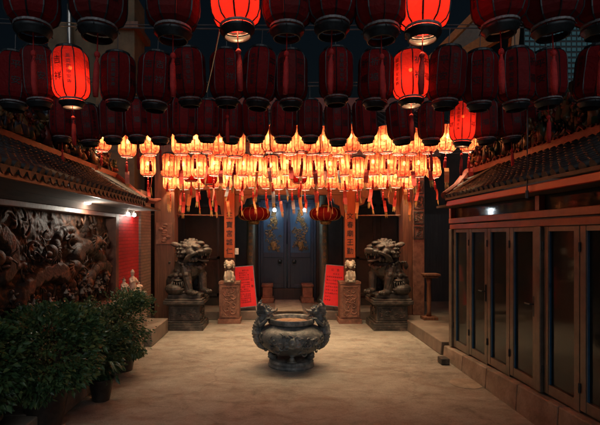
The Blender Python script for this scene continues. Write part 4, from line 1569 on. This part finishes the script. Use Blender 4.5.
# long scrolled dragon on the ridge
pts = [(-2.72, 4.3 + t * 0.11, 3.42 - t * 0.028 + 0.06 * math.sin(t * 1.1)) for t in range(12)]
mb.tube(pts, [0.02 + 0.03 * math.sin(PI * (t + .6) / 12) for t in range(12)], 8)
for t in range(11):
    mb.tube([pts[t], (pts[t][0], pts[t][1] - .03, pts[t][2] + .1)], [0.02, 0.003], 6)
mb.build('ridge_ornament', M['ceramic'], roof, smooth=True)
# plaster tower of the house behind the gallery
t = thing('plaster_house', 'tall ochre plastered house block behind the left tiled roof, seen between lanterns', 'house', (-3.2, 9.4, 0))
mb = MB()
mb.box(-3.55, -2.78, 8.9, 9.6, 0.0, 6.6)
mb.box(-4.6, -3.56, 9.1, 9.7, 0.0, 6.1)
mb.build('wall', M['plaster'], t, bevel=0.01)
mb = MB()
mb.box(-3.65, -2.68, 8.8, 9.7, 5.86, 5.98)
mb.build('cornice', M['wood'], t)
mb = MB()
mb.tube([(-4.1, 8.98, 0.0), (-4.1, 8.98, 6.4)], 0.05, 10)
mb.build('drain_pipe', M['metal'], t)

# wall lamps on the left
t = thing('eave_lamp', 'glaring white floodlight under the left eave above the dragon relief', 'wall lamp', P(88, 201, 5.6))
mb = MB()
mb.ell((0, 0, -0.01), (0.045, 0.045, 0.035))
mb.build('bulb', M['bulb_white'], t, local=True, smooth=True)
mb = MB()
mb.lathe([(0.03, 0.055), (0.06, 0.05), (0.07, 0.02), (0.055, 0.015)], 16)
mb.tube([(0, 0, 0.05), (-0.02, 0, 0.11)], 0.012, 8)
mb.build('housing', M['white'], t, local=True, smooth=True)
lamp('eave_lamp_light', (0.10, 0, -0.12), 7, (1.0, 0.93, 0.78), 0.04, t)
t = thing('brick_wall_lamp', 'twin white lamp on the red brick wall above the figurines', 'wall lamp', P(131, 214.5, 7.35))
for dy in (-0.16, 0.16):
    mb = MB()
    mb.ell((0.0, dy, 0), (0.034, 0.034, 0.03))
    mb.build('bulb', M['bulb_white'], t, local=True, smooth=True)
    lamp('brick_lamp_light', (0.09, dy, -0.07), 1.1, (1.0, 0.92, 0.78), 0.035, t)
mb = MB()
mb.box(-0.07, -0.045, -0.2, 0.2, -0.02, 0.05)
mb.box(-0.045, 0.0, -0.18, -0.14, 0.045, 0.06)
mb.box(-0.045, 0.0, 0.14, 0.18, 0.045, 0.06)
mb.build('bracket', M['white'], t, local=True)

# figurines on the ledge
def figurine(px, py, Y, h, w, label, arms, hat):
    p = P(px, py, Y)
    p.z = 0.842
    t = thing('figurine', label, 'figurine', p, group='figurines on the left ledge')
    mb = MB()
    mb.lathe([(w * 1.0, 0.0), (w * 1.02, h * 0.06), (w * 0.82, h * 0.3), (w * 0.75, h * 0.5), (w * 0.8, h * 0.66), (w * 0.4, h * 0.76), (w * 0.3, h * 0.79)], 14)
    for s in (-1, 1):
        mb.tube([(0.0, s * w * 0.7, h * 0.68), (w * 0.5, s * w * 0.9, h * 0.52), (w * 0.8, s * w * 0.2, h * (0.55 + arms))], [w * 0.32, w * 0.3, w * 0.22], 8)
    mb.ell((0, 0, h * 0.87), (w * 0.42, w * 0.40, h * 0.1))
    mb.ell((w * 0.4, 0, h * 0.86), (w * 0.1, w * 0.09, h * 0.02))
    solid_remesh(mb, 'body', M['china'], t, max(0.006, h * 0.018), local=True, smooth_it=1)
    mb = MB()
    if hat:
        mb.lathe([(w * 0.5, h * 0.91), (w * 0.48, h * 0.95), (w * 0.2, h * 1.04), (w * 0.06, h * 1.07)], 12)
    else:
        mb.ell((-w * 0.08, 0, h * 0.91), (w * 0.42, w * 0.44, h * 0.075))
        mb.ell((-w * 0.1, 0, h * 1.0), (w * 0.16, w * 0.16, h * 0.04))
    mb.build('headdress', M['redstone'] if not hat else M['china'], t, local=True, smooth=True)
    t.rotation_euler = (0, 0, -0.5)
    return t


figurine(124, 292, 6.9, 0.30, 0.066, 'pale robed figurine with dark hair, the one nearest the relief wall', 0.0, False)
figurine(132.5, 292, 7.25, 0.38, 0.074, 'tallest pale figurine with a pointed headdress on the ledge by the red bricks', 0.05, True)
figurine(138.5, 292, 7.45, 0.19, 0.06, 'shortest squat figurine at the far end of the ledge', -0.02, False)

# ------------------------------------------------------------------ plants
def leafy(mb, cx, cy, cz, rx, ry, rz, n, seed, lsz=0.05, flat=0.6, droop=0.2):
    rr = random.Random(seed)
    # a few clump centres give the crown lobes and gaps
    cl = []
    for k in range(int(26)):
        while True:
            d = Vector((rr.uniform(-1, 1), rr.uniform(-1, 1), rr.uniform(-1, 1)))
            if 0.35 < d.length < 1:
                break
        cl.append(d)
    for k in range(n):
        c = rr.choice(cl)
        o = Vector((rr.gauss(0, 1), rr.gauss(0, 1), rr.gauss(0, 1))) * 0.155
        d = c + o
        if d.length > 1.12:
            d *= 1.05 / d.length
        zz = math.copysign(abs(d.z) ** flat, d.z)
        p = Vector((cx + d.x * rx, cy + d.y * ry, cz + zz * rz))
        out = Vector((d.x / rx, d.y / ry, d.z / rz + 0.5)).normalized()
        t = (out + Vector((rr.uniform(-.8, .8), rr.uniform(-.8, .8), rr.uniform(-.6, .6)))).normalized()
        s = t.cross(Vector((rr.uniform(-1, 1), rr.uniform(-1, 1), rr.uniform(-1, 1)))).normalized()
        L = lsz * rr.uniform(0.5, 1.6)
        w = L * 0.27
        nrm = t.cross(s)
        a, b = p, p + t * L - Vector((0, 0, droop * L))
        mid = p + t * L * 0.5 + nrm * L * 0.08
        v = [mb.bm.verts.new(q) for q in (a, mid + s * w, b, mid - s * w)]
        m0 = mb.bm.verts.new(mid - nrm * L * 0.1)
        for i in range(4):
            mb.bm.faces.new((v[i], v[(i + 1) % 4], m0))


def shrub(name, label, cx, cy, base, crown, n, seed, mat, lsz, potmat, potr, poth, square=False, group=None, flat=0.6):
    t = thing(name, label, 'shrub', (cx, cy, base), group=group)
    mb = MB()
    mb.lathe([(potr * 0.68, base), (potr * 0.8, base + poth * 0.25), (potr * 0.97, base + poth * 0.75), (potr * 1.0, base + poth * 0.88), (potr * 1.1, base + poth * 0.9), (potr * 1.1, base + poth),
              (potr * 0.96, base + poth), (potr * 0.92, base + poth * 0.9), (0.0, base + poth * 0.9)], 28, c=(cx, cy, 0), cap1=False)
    pot = mb.build('pot', potmat, t, auto=45)
    mb = MB()
    mb.lathe([(potr * 0.9, base + poth * 0.905), (potr * 0.5, base + poth * 0.94), (0.0, base + poth * 0.95)], 20, c=(cx, cy, 0), cap0=False, cap1=False)
    mb.build('soil', M['soil'], pot)
    mb = MB()
    rr = random.Random(seed + 1)
    (x, y, z, rx, ry, rz) = crown
    for k in range(11):
        a = rr.uniform(0, 2 * PI)
        e = Vector((x + math.cos(a) * rx * rr.uniform(.2, .75), y + math.sin(a) * ry * rr.uniform(.2, .75), z + rz * rr.uniform(-.3, .7)))
        s0 = Vector((cx + math.cos(a) * 0.03, cy + math.sin(a) * 0.03, base + poth * 0.9))
        m = (s0 * 0.5 + e * 0.5) + Vector((0, 0, 0.06))
        mb.tube([s0, m, e], [0.014, 0.010, 0.004], 6)
    mb.build('stem', M['bark'], t)
    mb = MB()
    leafy(mb, x, y, z, rx, ry, rz, n, seed, lsz, flat)
    mb.build('foliage', mat, t, recalc=False)
    return t


# the wide clipped bush in the near left corner, and its neighbours
shrub('clipped_bush', 'broad flat topped green bush filling the near left corner', -2.12, 4.15, 0.0, (-2.12, 4.15, 0.75, 0.46, 0.48, 0.41), 8000, 5, M['leaf'], 0.048, M['pot'], 0.2, 0.42, flat=0.55)
shrub('clipped_bush', 'dark bush at the left picture edge below the dragon relief', -2.40, 3.55, 0.0, (-2.35, 3.6, 0.78, 0.36, 0.38, 0.36), 5000, 6, M['leaf'], 0.05, M['terra'], 0.2, 0.36, flat=0.55)
shrub('round_shrub', 'rounded small leaved shrub below the figurines at the end of the plant row', -2.02, 6.0, 0.0, (-2.03, 5.9, 0.66, 0.47, 0.45, 0.44), 8500, 9, M['leaf2'], 0.042, M['pot'], 0.17, 0.45, flat=0.7)
t = shrub('round_shrub', 'thin dark shrub behind the strap leaved plant, between the two big bushes', -2.2, 5.2, 0.0, (-2.05, 5.1, 0.50, 0.36, 0.34, 0.40), 4600, 12, M['leaf2'], 0.055, M['pot'], 0.17, 0.42, flat=0.7)
t = thing('strap_plant', 'small plant with long pale strap leaves in front of the bushes', 'plant', (-1.90, 4.92, 0.0))
mb = MB()
mb.lathe([(0.09, 0.0), (0.13, 0.2), (0.14, 0.22), (0.14, 0.24), (0.12, 0.24), (0.115, 0.21), (0, 0.21)], 20, cap1=False)
mb.build('pot', M['pot'], t, local=True, auto=45)
mb = MB()
rr = random.Random(15)
for k in range(34):
    a = rr.uniform(0, 2 * PI)
    L = rr.uniform(0.30, 0.55)
    d = Vector((math.cos(a), math.sin(a), 0))
    s = Vector((-d.y, d.x, 0))
    prev = None
    for i in range(7):
        f = i / 6
        c = Vector((0, 0, 0.21)) + d * (L * 0.75 * f) + Vector((0, 0, L * (1.5 * f - 1.15 * f * f)))
        w = 0.017 * math.sin(PI * min(1, 0.15 + f * 0.85)) + 0.001
        cur = (mb.bm.verts.new(c - s * w), mb.bm.verts.new(c + Vector((0, 0, -0.004))), mb.bm.verts.new(c + s * w))
        if prev:
            mb.bm.faces.new((prev[0], prev[1], cur[1], cur[0]))
            mb.bm.faces.new((prev[1], prev[2], cur[2], cur[1]))
        prev = cur
mb.build('foliage', M['strap'], t, local=True, smooth=True, recalc=False)
t = thing('orange_fruit', 'single small orange fruit among the plants at the left', 'fruit', P(99.5, 358, 4.72))
mb = MB()
mb.ell((0, 0, 0), (0.028, 0.028, 0.026))
mb.build('peel', M['orange'], t, local=True, smooth=True)
mb = MB()
mb.tube([(0, 0, 0.022), (-0.02, 0.01, 0.08), (-0.08, 0.1, 0.1)], [0.004, 0.003, 0.002], 6)
mb.build('stalk', M['bark'], t, local=True)
# stone trough edge along the left
mb = MB()
for k in range(7):
    a, b = 1.0 + k * 1.0, 1.0 + (k + 1) * 1.0 - 0.01
    if b > 7.2:
        b = 7.2
    mb.box(-2.6, -2.1, a, b, 0.0, 0.20)
tag(mb.build('planter_kerb', M['kerb'], bevel=0.012), 'low stone kerb along the left side under the potted bushes', 'kerb')
mb = MB()
mb.box(-2.45, -1.98, 7.25, 8.35, 0.0, 0.26)
tag(mb.build('stone_bench', M['porch'], bevel=0.015), 'low stone bench block before the left lion pedestal', 'bench')
t = thing('drain_block', 'small dark stone block on the floor against the right kerb', 'block', (2.36, 6.3, 0))
mb = MB()
mb.box(-0.06, 0.06, -0.08, 0.08, 0, 0.09)
mb.build('block', M['stone'], t, local=True, bevel=0.015)

# ------------------------------------------------------------------ upper right: timber frame and far office tower
t = thing('timber_canopy', 'sloping orange timber rafters with a grey panel above the right roof', 'canopy', (3.6, 8.5, 0))
def beam(mb, p0, p1, w, h):
    p0, p1 = Vector(p0), Vector(p1)
    d = (p1 - p0).normalized()
    s = d.cross(Vector((0, 0, 1))).normalized() * w / 2
    u = s.cross(d).normalized() * h / 2
    mb.hexa([p0 - s - u, p0 + s - u, p1 + s - u, p1 - s - u, p0 - s + u, p0 + s + u, p1 + s + u, p1 - s + u])
mb = MB()
beam(mb, P(424, 66, 8.6), P(482, 8, 8.0), 0.08, 0.12)
mb.build('rafter', M['amberwood'], t)
mb = MB()
beam(mb, P(452, 62, 8.3), P(516, 24, 7.6), 0.12, 0.22)
mb.build('rafter', M['amberwood'], t)
mb = MB()
beam(mb, P(512, 60, 7.55), P(520, -30, 7.55), 0.12, 0.12)
mb.build('post', M['amberwood'], t)
mb = MB()
a, b, c, d = P(449, 58, 8.75), P(480, 40, 8.5), P(486, 8, 8.5), P(452, 42, 8.75)
mb.extr([a, b, c, d], (0, 0.05, 0))
mb.build('panel', M['soffit'], t)
mb = MB()
q = P(512, 60, 7.55)
mb.box(q.x - 0.07, q.x + 0.07, q.y - 0.07, q.y + 0.07, 0.2, q.z - 0.003)
mb.box(q.x - 0.9, q.x - 0.07, q.y - 0.06, q.y + 0.06, 4.4, 4.52)
mb.build('post', M['blackwood'], t)

tow = thing('office_tower', 'distant office tower with a grid of faint teal windows in the upper right', 'building', (37.5, 60, 0))
x0, x1 = P(524, 0, 60).x, P(592, 0, 60).x
mb = MB()
mb.box(x0, x1, 60, 72, 0.0, 46)
mb.build('wall', M['tower'], tow)
cols, rows = 13, 38
def win(mb, i, j):
    w = (x1 - x0) / cols
    zz = 44 - j * 0.72
    mb.box(x0 + w * i + w * .14, x0 + w * (i + 1) - w * .14, 59.93, 59.99, zz - 0.42, zz)
rr = random.Random(6)
lit = [(i, j) for j in range(rows) for i in range(cols)]
base = None
for i, j in lit[:99]:
    if base is None:
        w = (x1 - x0) / cols
        mb = MB()
        mb.box(-w * .36, w * .36, -0.03, 0.03, -0.21, 0.21)
        base = mb.build('window', M['towerwin'], tow, local=True)
        o = base
    else:
        o = base.copy()
        COL.objects.link(o)
        o.parent = tow
    w = (x1 - x0) / cols
    o.location = Vector((x0 + w * (i + .5), 59.96, 44 - j * 0.72 - .21)) - tow.location
mb = MB()
for i, j in lit[99:]:
    win(mb, i, j)
rest = mb.build('window', M['towerwin'], tow)
rest['kind'] = 'stuff'

# ------------------------------------------------------------------ lanterns
NS = 10            # sides of a lantern
LR, LH = 0.152, 0.42
PROF = [(LR * 0.66, 0.0), (LR * 0.86, 0.022), (LR * 0.97, 0.06), (LR, 0.10), (LR, 0.33), (LR * 0.96, 0.37), (LR * 0.85, 0.40), (LR * 0.70, LH)]


def lantern_meshes():
    d = {}
    mb = MB()
    mb.lathe(PROF, NS, cap0=False, cap1=False)
    bmesh.ops.recalc_face_normals(mb.bm, faces=mb.bm.faces[:])
    d['shade'] = mb.mesh('paper_shade', None)
    mb = MB()
    for k in range(NS):
        a = 2 * PI * k / NS
        mb.tube([(math.cos(a) * (r + .0015), math.sin(a) * (r + .0015), z) for r, z in PROF], 0.005, 4)
    mb.lathe([(LR * 0.69, LH), (LR * 0.72, LH + .004), (LR * 0.70, LH + 0.02), (LR * 0.5, LH + .035), (LR * 0.30, LH + 0.04)], 20, cap0=False, cap1=False)
    d['ribs'] = mb.mesh('rib_frame', None)
    mb = MB()
    mb.lathe([(LR * 0.655, 0.0), (LR * 0.70, -0.004), (LR * 0.70, -0.016), (LR * 0.655, -0.018)], 20, cap0=False, cap1=False)
    d['frame'] = mb.mesh('base_ring', None)
    # open tray hanging below, with a hole so that the bulb shines down
    mb = MB()
    mb.lathe([(LR * 0.68, -0.024), (LR * 0.71, -0.029), (LR * 0.69, -0.042), (LR * 0.58, -0.055), (LR * 0.56, -0.074), (LR * 0.51, -0.077), (LR * 0.50, -0.072), (LR * 0.53, -0.054), (LR * 0.62, -0.040), (LR * 0.68, -0.024)], 20, cap0=False, cap1=False)
    for k in range(4):
        a = 2 * PI * k / 4 + .4
        mb.tube([(math.cos(a) * LR * 0.69, math.sin(a) * LR * 0.69, -0.02), (math.cos(a) * LR * 0.79, math.sin(a) * LR * 0.72, -0.04)], 0.003, 4)
    d['tray'] = mb.mesh('bottom_tray', None, smooth=True)
    # lettering
    def letters(v):
        mb = MB()
        big, small = (('祈福', '闔家平安敬獻'), ('平安', '國泰民安如意'), ('吉祥', '風調雨順安康'))[v]
        ap = LR * math.cos(PI / NS) + 0.003
        for k in range(NS):
            a = 2 * PI * (k + 0.5) / NS
            n = Vector((math.cos(a), math.sin(a), 0))
            right = Vector((-n.y, n.x, 0))
            if k % 3 == 0:
                for i, ch in enumerate(big):
                    put_char(mb, ch, n * ap + Vector((0, 0, 0.295 - i * 0.135)), right, (0, 0, 1), 0.070)
            elif k % 3 == 1:
                for i, ch in enumerate(small):
                    put_char(mb, ch, n * ap + Vector((0, 0, 0.325 - i * 0.043)), right, (0, 0, 1), 0.036)
        return mb.mesh('lettering', M['ink'])
    d['letters'] = [letters(v) for v in range(3)]
    mb = MB()
    mb.ell((0, 0, 0.25), (0.026, 0.026, 0.042), u=10, v=8)
    d['bulb'] = mb.mesh('bulb', None, smooth=True)
    mb = MB()
    mb.ell((0, 0, 0.27), (0.015, 0.015, 0.017), u=10, v=8)
    d['bulb_small'] = mb.mesh('bulb', None, smooth=True)
    # tassels
    mb = MB()
    mb.tube([(0, 0, -0.02), (0, 0, -0.16)], 0.004, 5)
    mb.ell((0, 0, -0.165), (0.017, 0.017, 0.02), u=8, v=6)
    mb.tube([(0, 0, -0.18), (0, 0.002, -0.22), (0.003, 0, -0.34), (0.004, 0, -0.40)], [0.010, 0.016, 0.019, 0.015], 7)
    d['tassel_short'] = mb.mesh('tassel', M['tassel'], smooth=True)
    mb = MB()
    mb.tube([(0, 0, -0.02), (0, 0, -0.12)], 0.004, 5)
    mb.ell((0, 0, -0.12), (0.018, 0.018, 0.022), u=8, v=6)
    mb.tube([(0, 0, -0.13), (0, 0, -0.16), (0, 0, -0.28)], [0.013, 0.021, 0.024], 7)
    d['tassel_long'] = mb.mesh('tassel', M['tassel'], smooth=True)
    mb = MB()
    pr = None
    for i in range(5):
        z = -0.26 - i * 0.055
        yb = 0.012 * math.sin(i * 1.1)
        cur = (Vector((-0.036, yb, z)), Vector((0.036, yb + .006, z)))
        if pr:
            a = [mb.bm.verts.new(p) for p in (pr[0], pr[1], cur[1], cur[0])]
            mb.bm.faces.new(a)
        pr = cur
    bmesh.ops.remove_doubles(mb.bm, verts=mb.bm.verts[:], dist=1e-5)
    bmesh.ops.solidify(mb.bm, geom=mb.bm.faces[:], thickness=0.0016)
    d['tag'] = mb.mesh('wish_card', None)
    mb = MB()
    for k in range(5):
        x = -0.02 + k * 0.01
        mb.tube([(x, 0, -0.475), (x * 1.2, 0.004 * math.sin(k), -0.53), (x * 1.1 + .004, 0.01 * math.cos(k), -0.60 + 0.012 * (k % 3))], [0.005, 0.006, 0.002], 4)
    d['fringe'] = mb.mesh('card_fringe', M['fringe'])
    mb = MB()
    mb.tube([(0, 0, LH + .03), (0, 0, LH + 0.19)], 0.004, 5)
    d['hook'] = mb.mesh('hanging_wire', M['wire'])
    return d


LM = lantern_meshes()


def with_mat(me, mat, cache={}):
    k = (me.name, mat.name)
    if k not in cache:
        c = me.copy()
        c.materials.clear()
        c.materials.append(mat)
        cache[k] = c
    return cache[k]


ORD = 'first second third fourth fifth sixth seventh eighth ninth tenth eleventh twelfth thirteenth fourteenth fifteenth sixteenth seventeenth eighteenth nineteenth twentieth twenty-first twenty-second twenty-third twenty-fourth twenty-fifth'.split()
ROWN = ['nearest', 'second', 'third', 'fourth', 'fifth', 'farthest']


def part_copy(name, me, root):
    o = bpy.data.objects.new(name, me)
    COL.objects.link(o)
    o.parent = root
    return o


rl = random.Random(99)


def lantern(px, ybot, Y, label, group, paper_key, lit=None, long=False, power=0.0, col=(1, .6, .3), sc=1.0):
    p = P(px, ybot, Y)
    root = thing('paper_lantern', label, 'lantern', p, rl.uniform(0, 2 * PI / NS * 3), group)
    root.scale = (sc * rl.uniform(0.95, 1.05), sc * rl.uniform(0.95, 1.05), sc * rl.uniform(0.94, 1.05))
    root.rotation_euler = (math.radians(rl.gauss(0, 2.2)), math.radians(rl.gauss(0, 2.2)), rl.uniform(0, 6.28))
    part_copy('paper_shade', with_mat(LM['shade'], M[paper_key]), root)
    part_copy('rib_frame', with_mat(LM['ribs'], M['blackmetal']), root)
    part_copy('base_ring', with_mat(LM['frame'], M['greymetal']), root)
    if not long:
        part_copy('bottom_tray', with_mat(LM['tray'], M['blackmetal']), root)
    part_copy('lettering', LM['letters'][rl.randrange(3)], root)
    part_copy('hanging_wire', LM['hook'], root)
    if long:
        part_copy('tassel', LM['tassel_long'], root)
        kk = rl.choices(['tag_red', 'tag_orange', 'tag_pink', 'tag_grey'], [6, 2, 2, 1])[0]
        o = part_copy('wish_card', with_mat(LM['tag'], M[kk]), root)
        o.scale = (1, 1, rl.uniform(0.85, 1.15))
        o.rotation_euler = (rl.uniform(-.12, .12), rl.uniform(-.12, .12), rl.uniform(0, 6.28))
        part_copy('card_fringe', LM['fringe'], o)
    elif Y < 3 or lit or rl.random() < 0.4:
        part_copy('tassel', LM['tassel_short'], root)
    if lit:
        part_copy('bulb', with_mat(LM['bulb' if long else 'bulb_small'], M[lit]), root)
        lamp('lantern_lamp', (0, 0, 0.13), power, col, 0.028, root)
    return root


ROWS = [
    # depth, ybot, xs, lit xs
    (2.65, 25.5, [33, 98, 173, 237, 287, 332, 381, 423, 500, 552, 602], {237, 423}),
    (3.95, 100, [14, 40, 72, 118, 155, 190, 227, 258, 291, 336, 375, 411, 445, 479, 516, 548, 592], {72, 411}),
    (5.35, 138, [28, 62, 90, 113, 137, 160, 184, 207, 231, 256, 283, 310, 338, 366, 402, 431, 462, 486, 511, 536], {462}),
]
WARM = (1.0, 0.71, 0.40)
for ri, (Y, yb, xs, lit) in enumerate(ROWS):
    un = [x for x in xs]
    for i, x in enumerate(xs):
        on = x in lit
        yj = yb + rl.uniform(-2.5, 2.5) * (5 / Y) ** 0.5
        if on:
            if ri == 0:
                yj = 25 if x == 237 else 28
            lab = {(0, 237): 'large glowing red lantern high above the incense burner, cut by the top edge',
                   (0, 423): 'large glowing red lantern at top right, directly above another lit lantern',
                   (1, 72): 'glowing red lantern hanging alone among dark ones at upper left',
                   (1, 411): 'glowing red lantern with a bright bulb spot, under the large lit one at right',
                   (2, 462): 'glowing red lantern hanging just right of the rows of amber ones'}[(ri, x)]
        else:
            lab = 'unlit dark red lantern, %s from the left in the %s hanging row' % (ORD[i], ROWN[ri])
        lantern(x, yj, Y * rl.uniform(0.985, 1.015), lab, 'red lanterns in the %s row' % ROWN[ri], 'paper_red' if on else rl.choice(['paper_old', 'paper_red', 'paper_dull']),
                'bulb_red' if on else None, False, 10.0 if on else 0, (1.0, 0.5, 0.22), 1.0 if ri else 1.02)
AMB = [
    (6.75, 153, [102, 127, 150, 181, 195, 208, 221, 235, 258, 269, 279, 290, 302, 313, 324, 338, 351, 369, 386, 398, 411, 428, 446, 469], 16.0),
    (7.90, 176, [148, 168, 183, 199, 214, 229, 243, 257, 272, 287, 301, 315, 329, 344, 358, 373, 388, 404, 419, 434], 16.0),
    (8.80, 189, [170, 184, 199, 214, 227, 240, 253, 266, 279, 292, 305, 318, 331, 344, 357, 370, 383, 396, 409], 14.0),
]
for ai, (Y, yb, xs, pw) in enumerate(AMB):
    for i, x in enumerate(xs):
        yj = yb + rl.uniform(-2.2, 2.2)
        if ai == 0:
            yj = {102: 150, 127: 156, 150: 154, 235: 156, 386: 152, 469: 151, 446: 151}.get(x, yj)
        lab = 'lit amber lantern, %s from the left in the %s hanging row' % (ORD[i], ROWN[3 + ai])
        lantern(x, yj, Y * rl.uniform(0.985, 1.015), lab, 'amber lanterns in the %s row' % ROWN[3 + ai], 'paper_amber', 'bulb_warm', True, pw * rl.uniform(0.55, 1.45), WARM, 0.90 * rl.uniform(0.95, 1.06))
for x, yb, lab in ((191, 181, 'unlit scarlet lantern among the amber ones above the left lion'), (209, 184, 'unlit scarlet lantern among the amber ones, above the left couplet pillar'),
                   (299, 183, 'unlit scarlet lantern among the amber ones above the blue doors')):
    lantern(x, yb, 8.35, lab, 'scarlet lanterns among the amber rows', 'paper_rose', None, True)

# cables the rows hang from
for ri, (Y, z) in enumerate(((2.65, 3.66), (3.95, 3.60), (5.35, 3.57), (6.75, 3.64), (7.90, 3.46), (8.80, 3.32))):
    where = ROWN[ri]
    t = thing('lantern_cable', 'thin dark cable stretched across the courtyard carrying the %s lantern row' % where, 'cable', (0.3, Y, z), group='cables carrying the lantern rows')
    mb = MB()
    mb.tube([(-3.4, Y, z + 0.10), (-1.5, Y, z + 0.02), (0.3, Y, z), (2.2, Y, z + 0.02), (4.0, Y, z + 0.10)], 0.006, 6)
    mb.tube([(-3.4, Y + 0.02, z + 0.16), (-1.5, Y + .03, z + 0.06), (0.3, Y + .02, z + .05), (2.2, Y + .03, z + 0.06), (4.0, Y + .02, z + 0.16)], 0.004, 6)
    mb.build('cable', M['wire'], t)
t = thing('slack_wire', 'pale slack wire slanting down left of the large lit lantern at the top', 'wire', P(219, 32, 2.7))
mb = MB()
a, b = P(220, 30, 2.75), P(206.5, 92, 3.6)
mb.tube([a, a * .5 + b * .5 + Vector((0, 0, -0.012)), b], 0.005, 6)
mb.build('wire', M['metal'], t)

# ------------------------------------------------------------------ sky, fill sun, camera
w = bpy.data.worlds.new('World')
scene.world = w
w.use_nodes = True
nt = w.node_tree
bg = nt.nodes['Background']
sky = nt.nodes.new('ShaderNodeTexSky')
sky.sky_type = 'NISHITA'
sky.sun_disc = False
sky.sun_elevation = math.radians(-2.0)
sky.sun_rotation = math.radians(200)
tint = nt.nodes.new('ShaderNodeMix')     # night air: bluer than the dusk model
tint.data_type = 'RGBA'
tint.blend_type = 'MULTIPLY'
tint.inputs[0].default_value = 1.0
tint.inputs[7].default_value = (0.42, 0.75, 1.0, 1)
nt.links.new(sky.outputs[0], tint.inputs[6])
nt.links.new(tint.outputs[2], bg.inputs['Color'])
bg.inputs['Strength'].default_value = 0.025
sl = bpy.data.lights.new('fill_sun', 'SUN')
sl.energy = 0.36  # added soft fill, standing in for unseen light behind the camera
sl.angle = math.radians(60)
sl.color = (0.92, 0.96, 1.0)
so = bpy.data.objects.new('fill_sun', sl)
COL.objects.link(so)
so.rotation_euler = (math.radians(62), 0, math.radians(8))

cam = bpy.data.cameras.new('camera')
cam.sensor_fit = 'HORIZONTAL'
cam.sensor_width = 36
cam.lens = 36 * F / 600
cam.shift_x = (300 - PX) / 600
cam.shift_y = -(212.5 - PY) / 600
cam.clip_start = 0.05
cam.clip_end = 500
co = bpy.data.objects.new('camera', cam)
COL.objects.link(co)
co.location = (0, 0, H)
co.rotation_euler = (PI / 2, 0, 0)
scene.camera = co

scene.view_settings.view_transform = 'Standard'
scene.view_settings.look = 'None'
scene.view_settings.exposure = 0.55
scene.view_settings.gamma = 1.0
scene.view_settings.use_curve_mapping = False
c = scene.cycles
c.use_denoising = True
c.use_light_tree = True
c.max_bounces = 8
c.diffuse_bounces = 3
c.glossy_bounces = 3
c.transmission_bounces = 4
c.transparent_max_bounces = 12
c.sample_clamp_indirect = 4.0
c.caustics_reflective = False
c.caustics_refractive = False
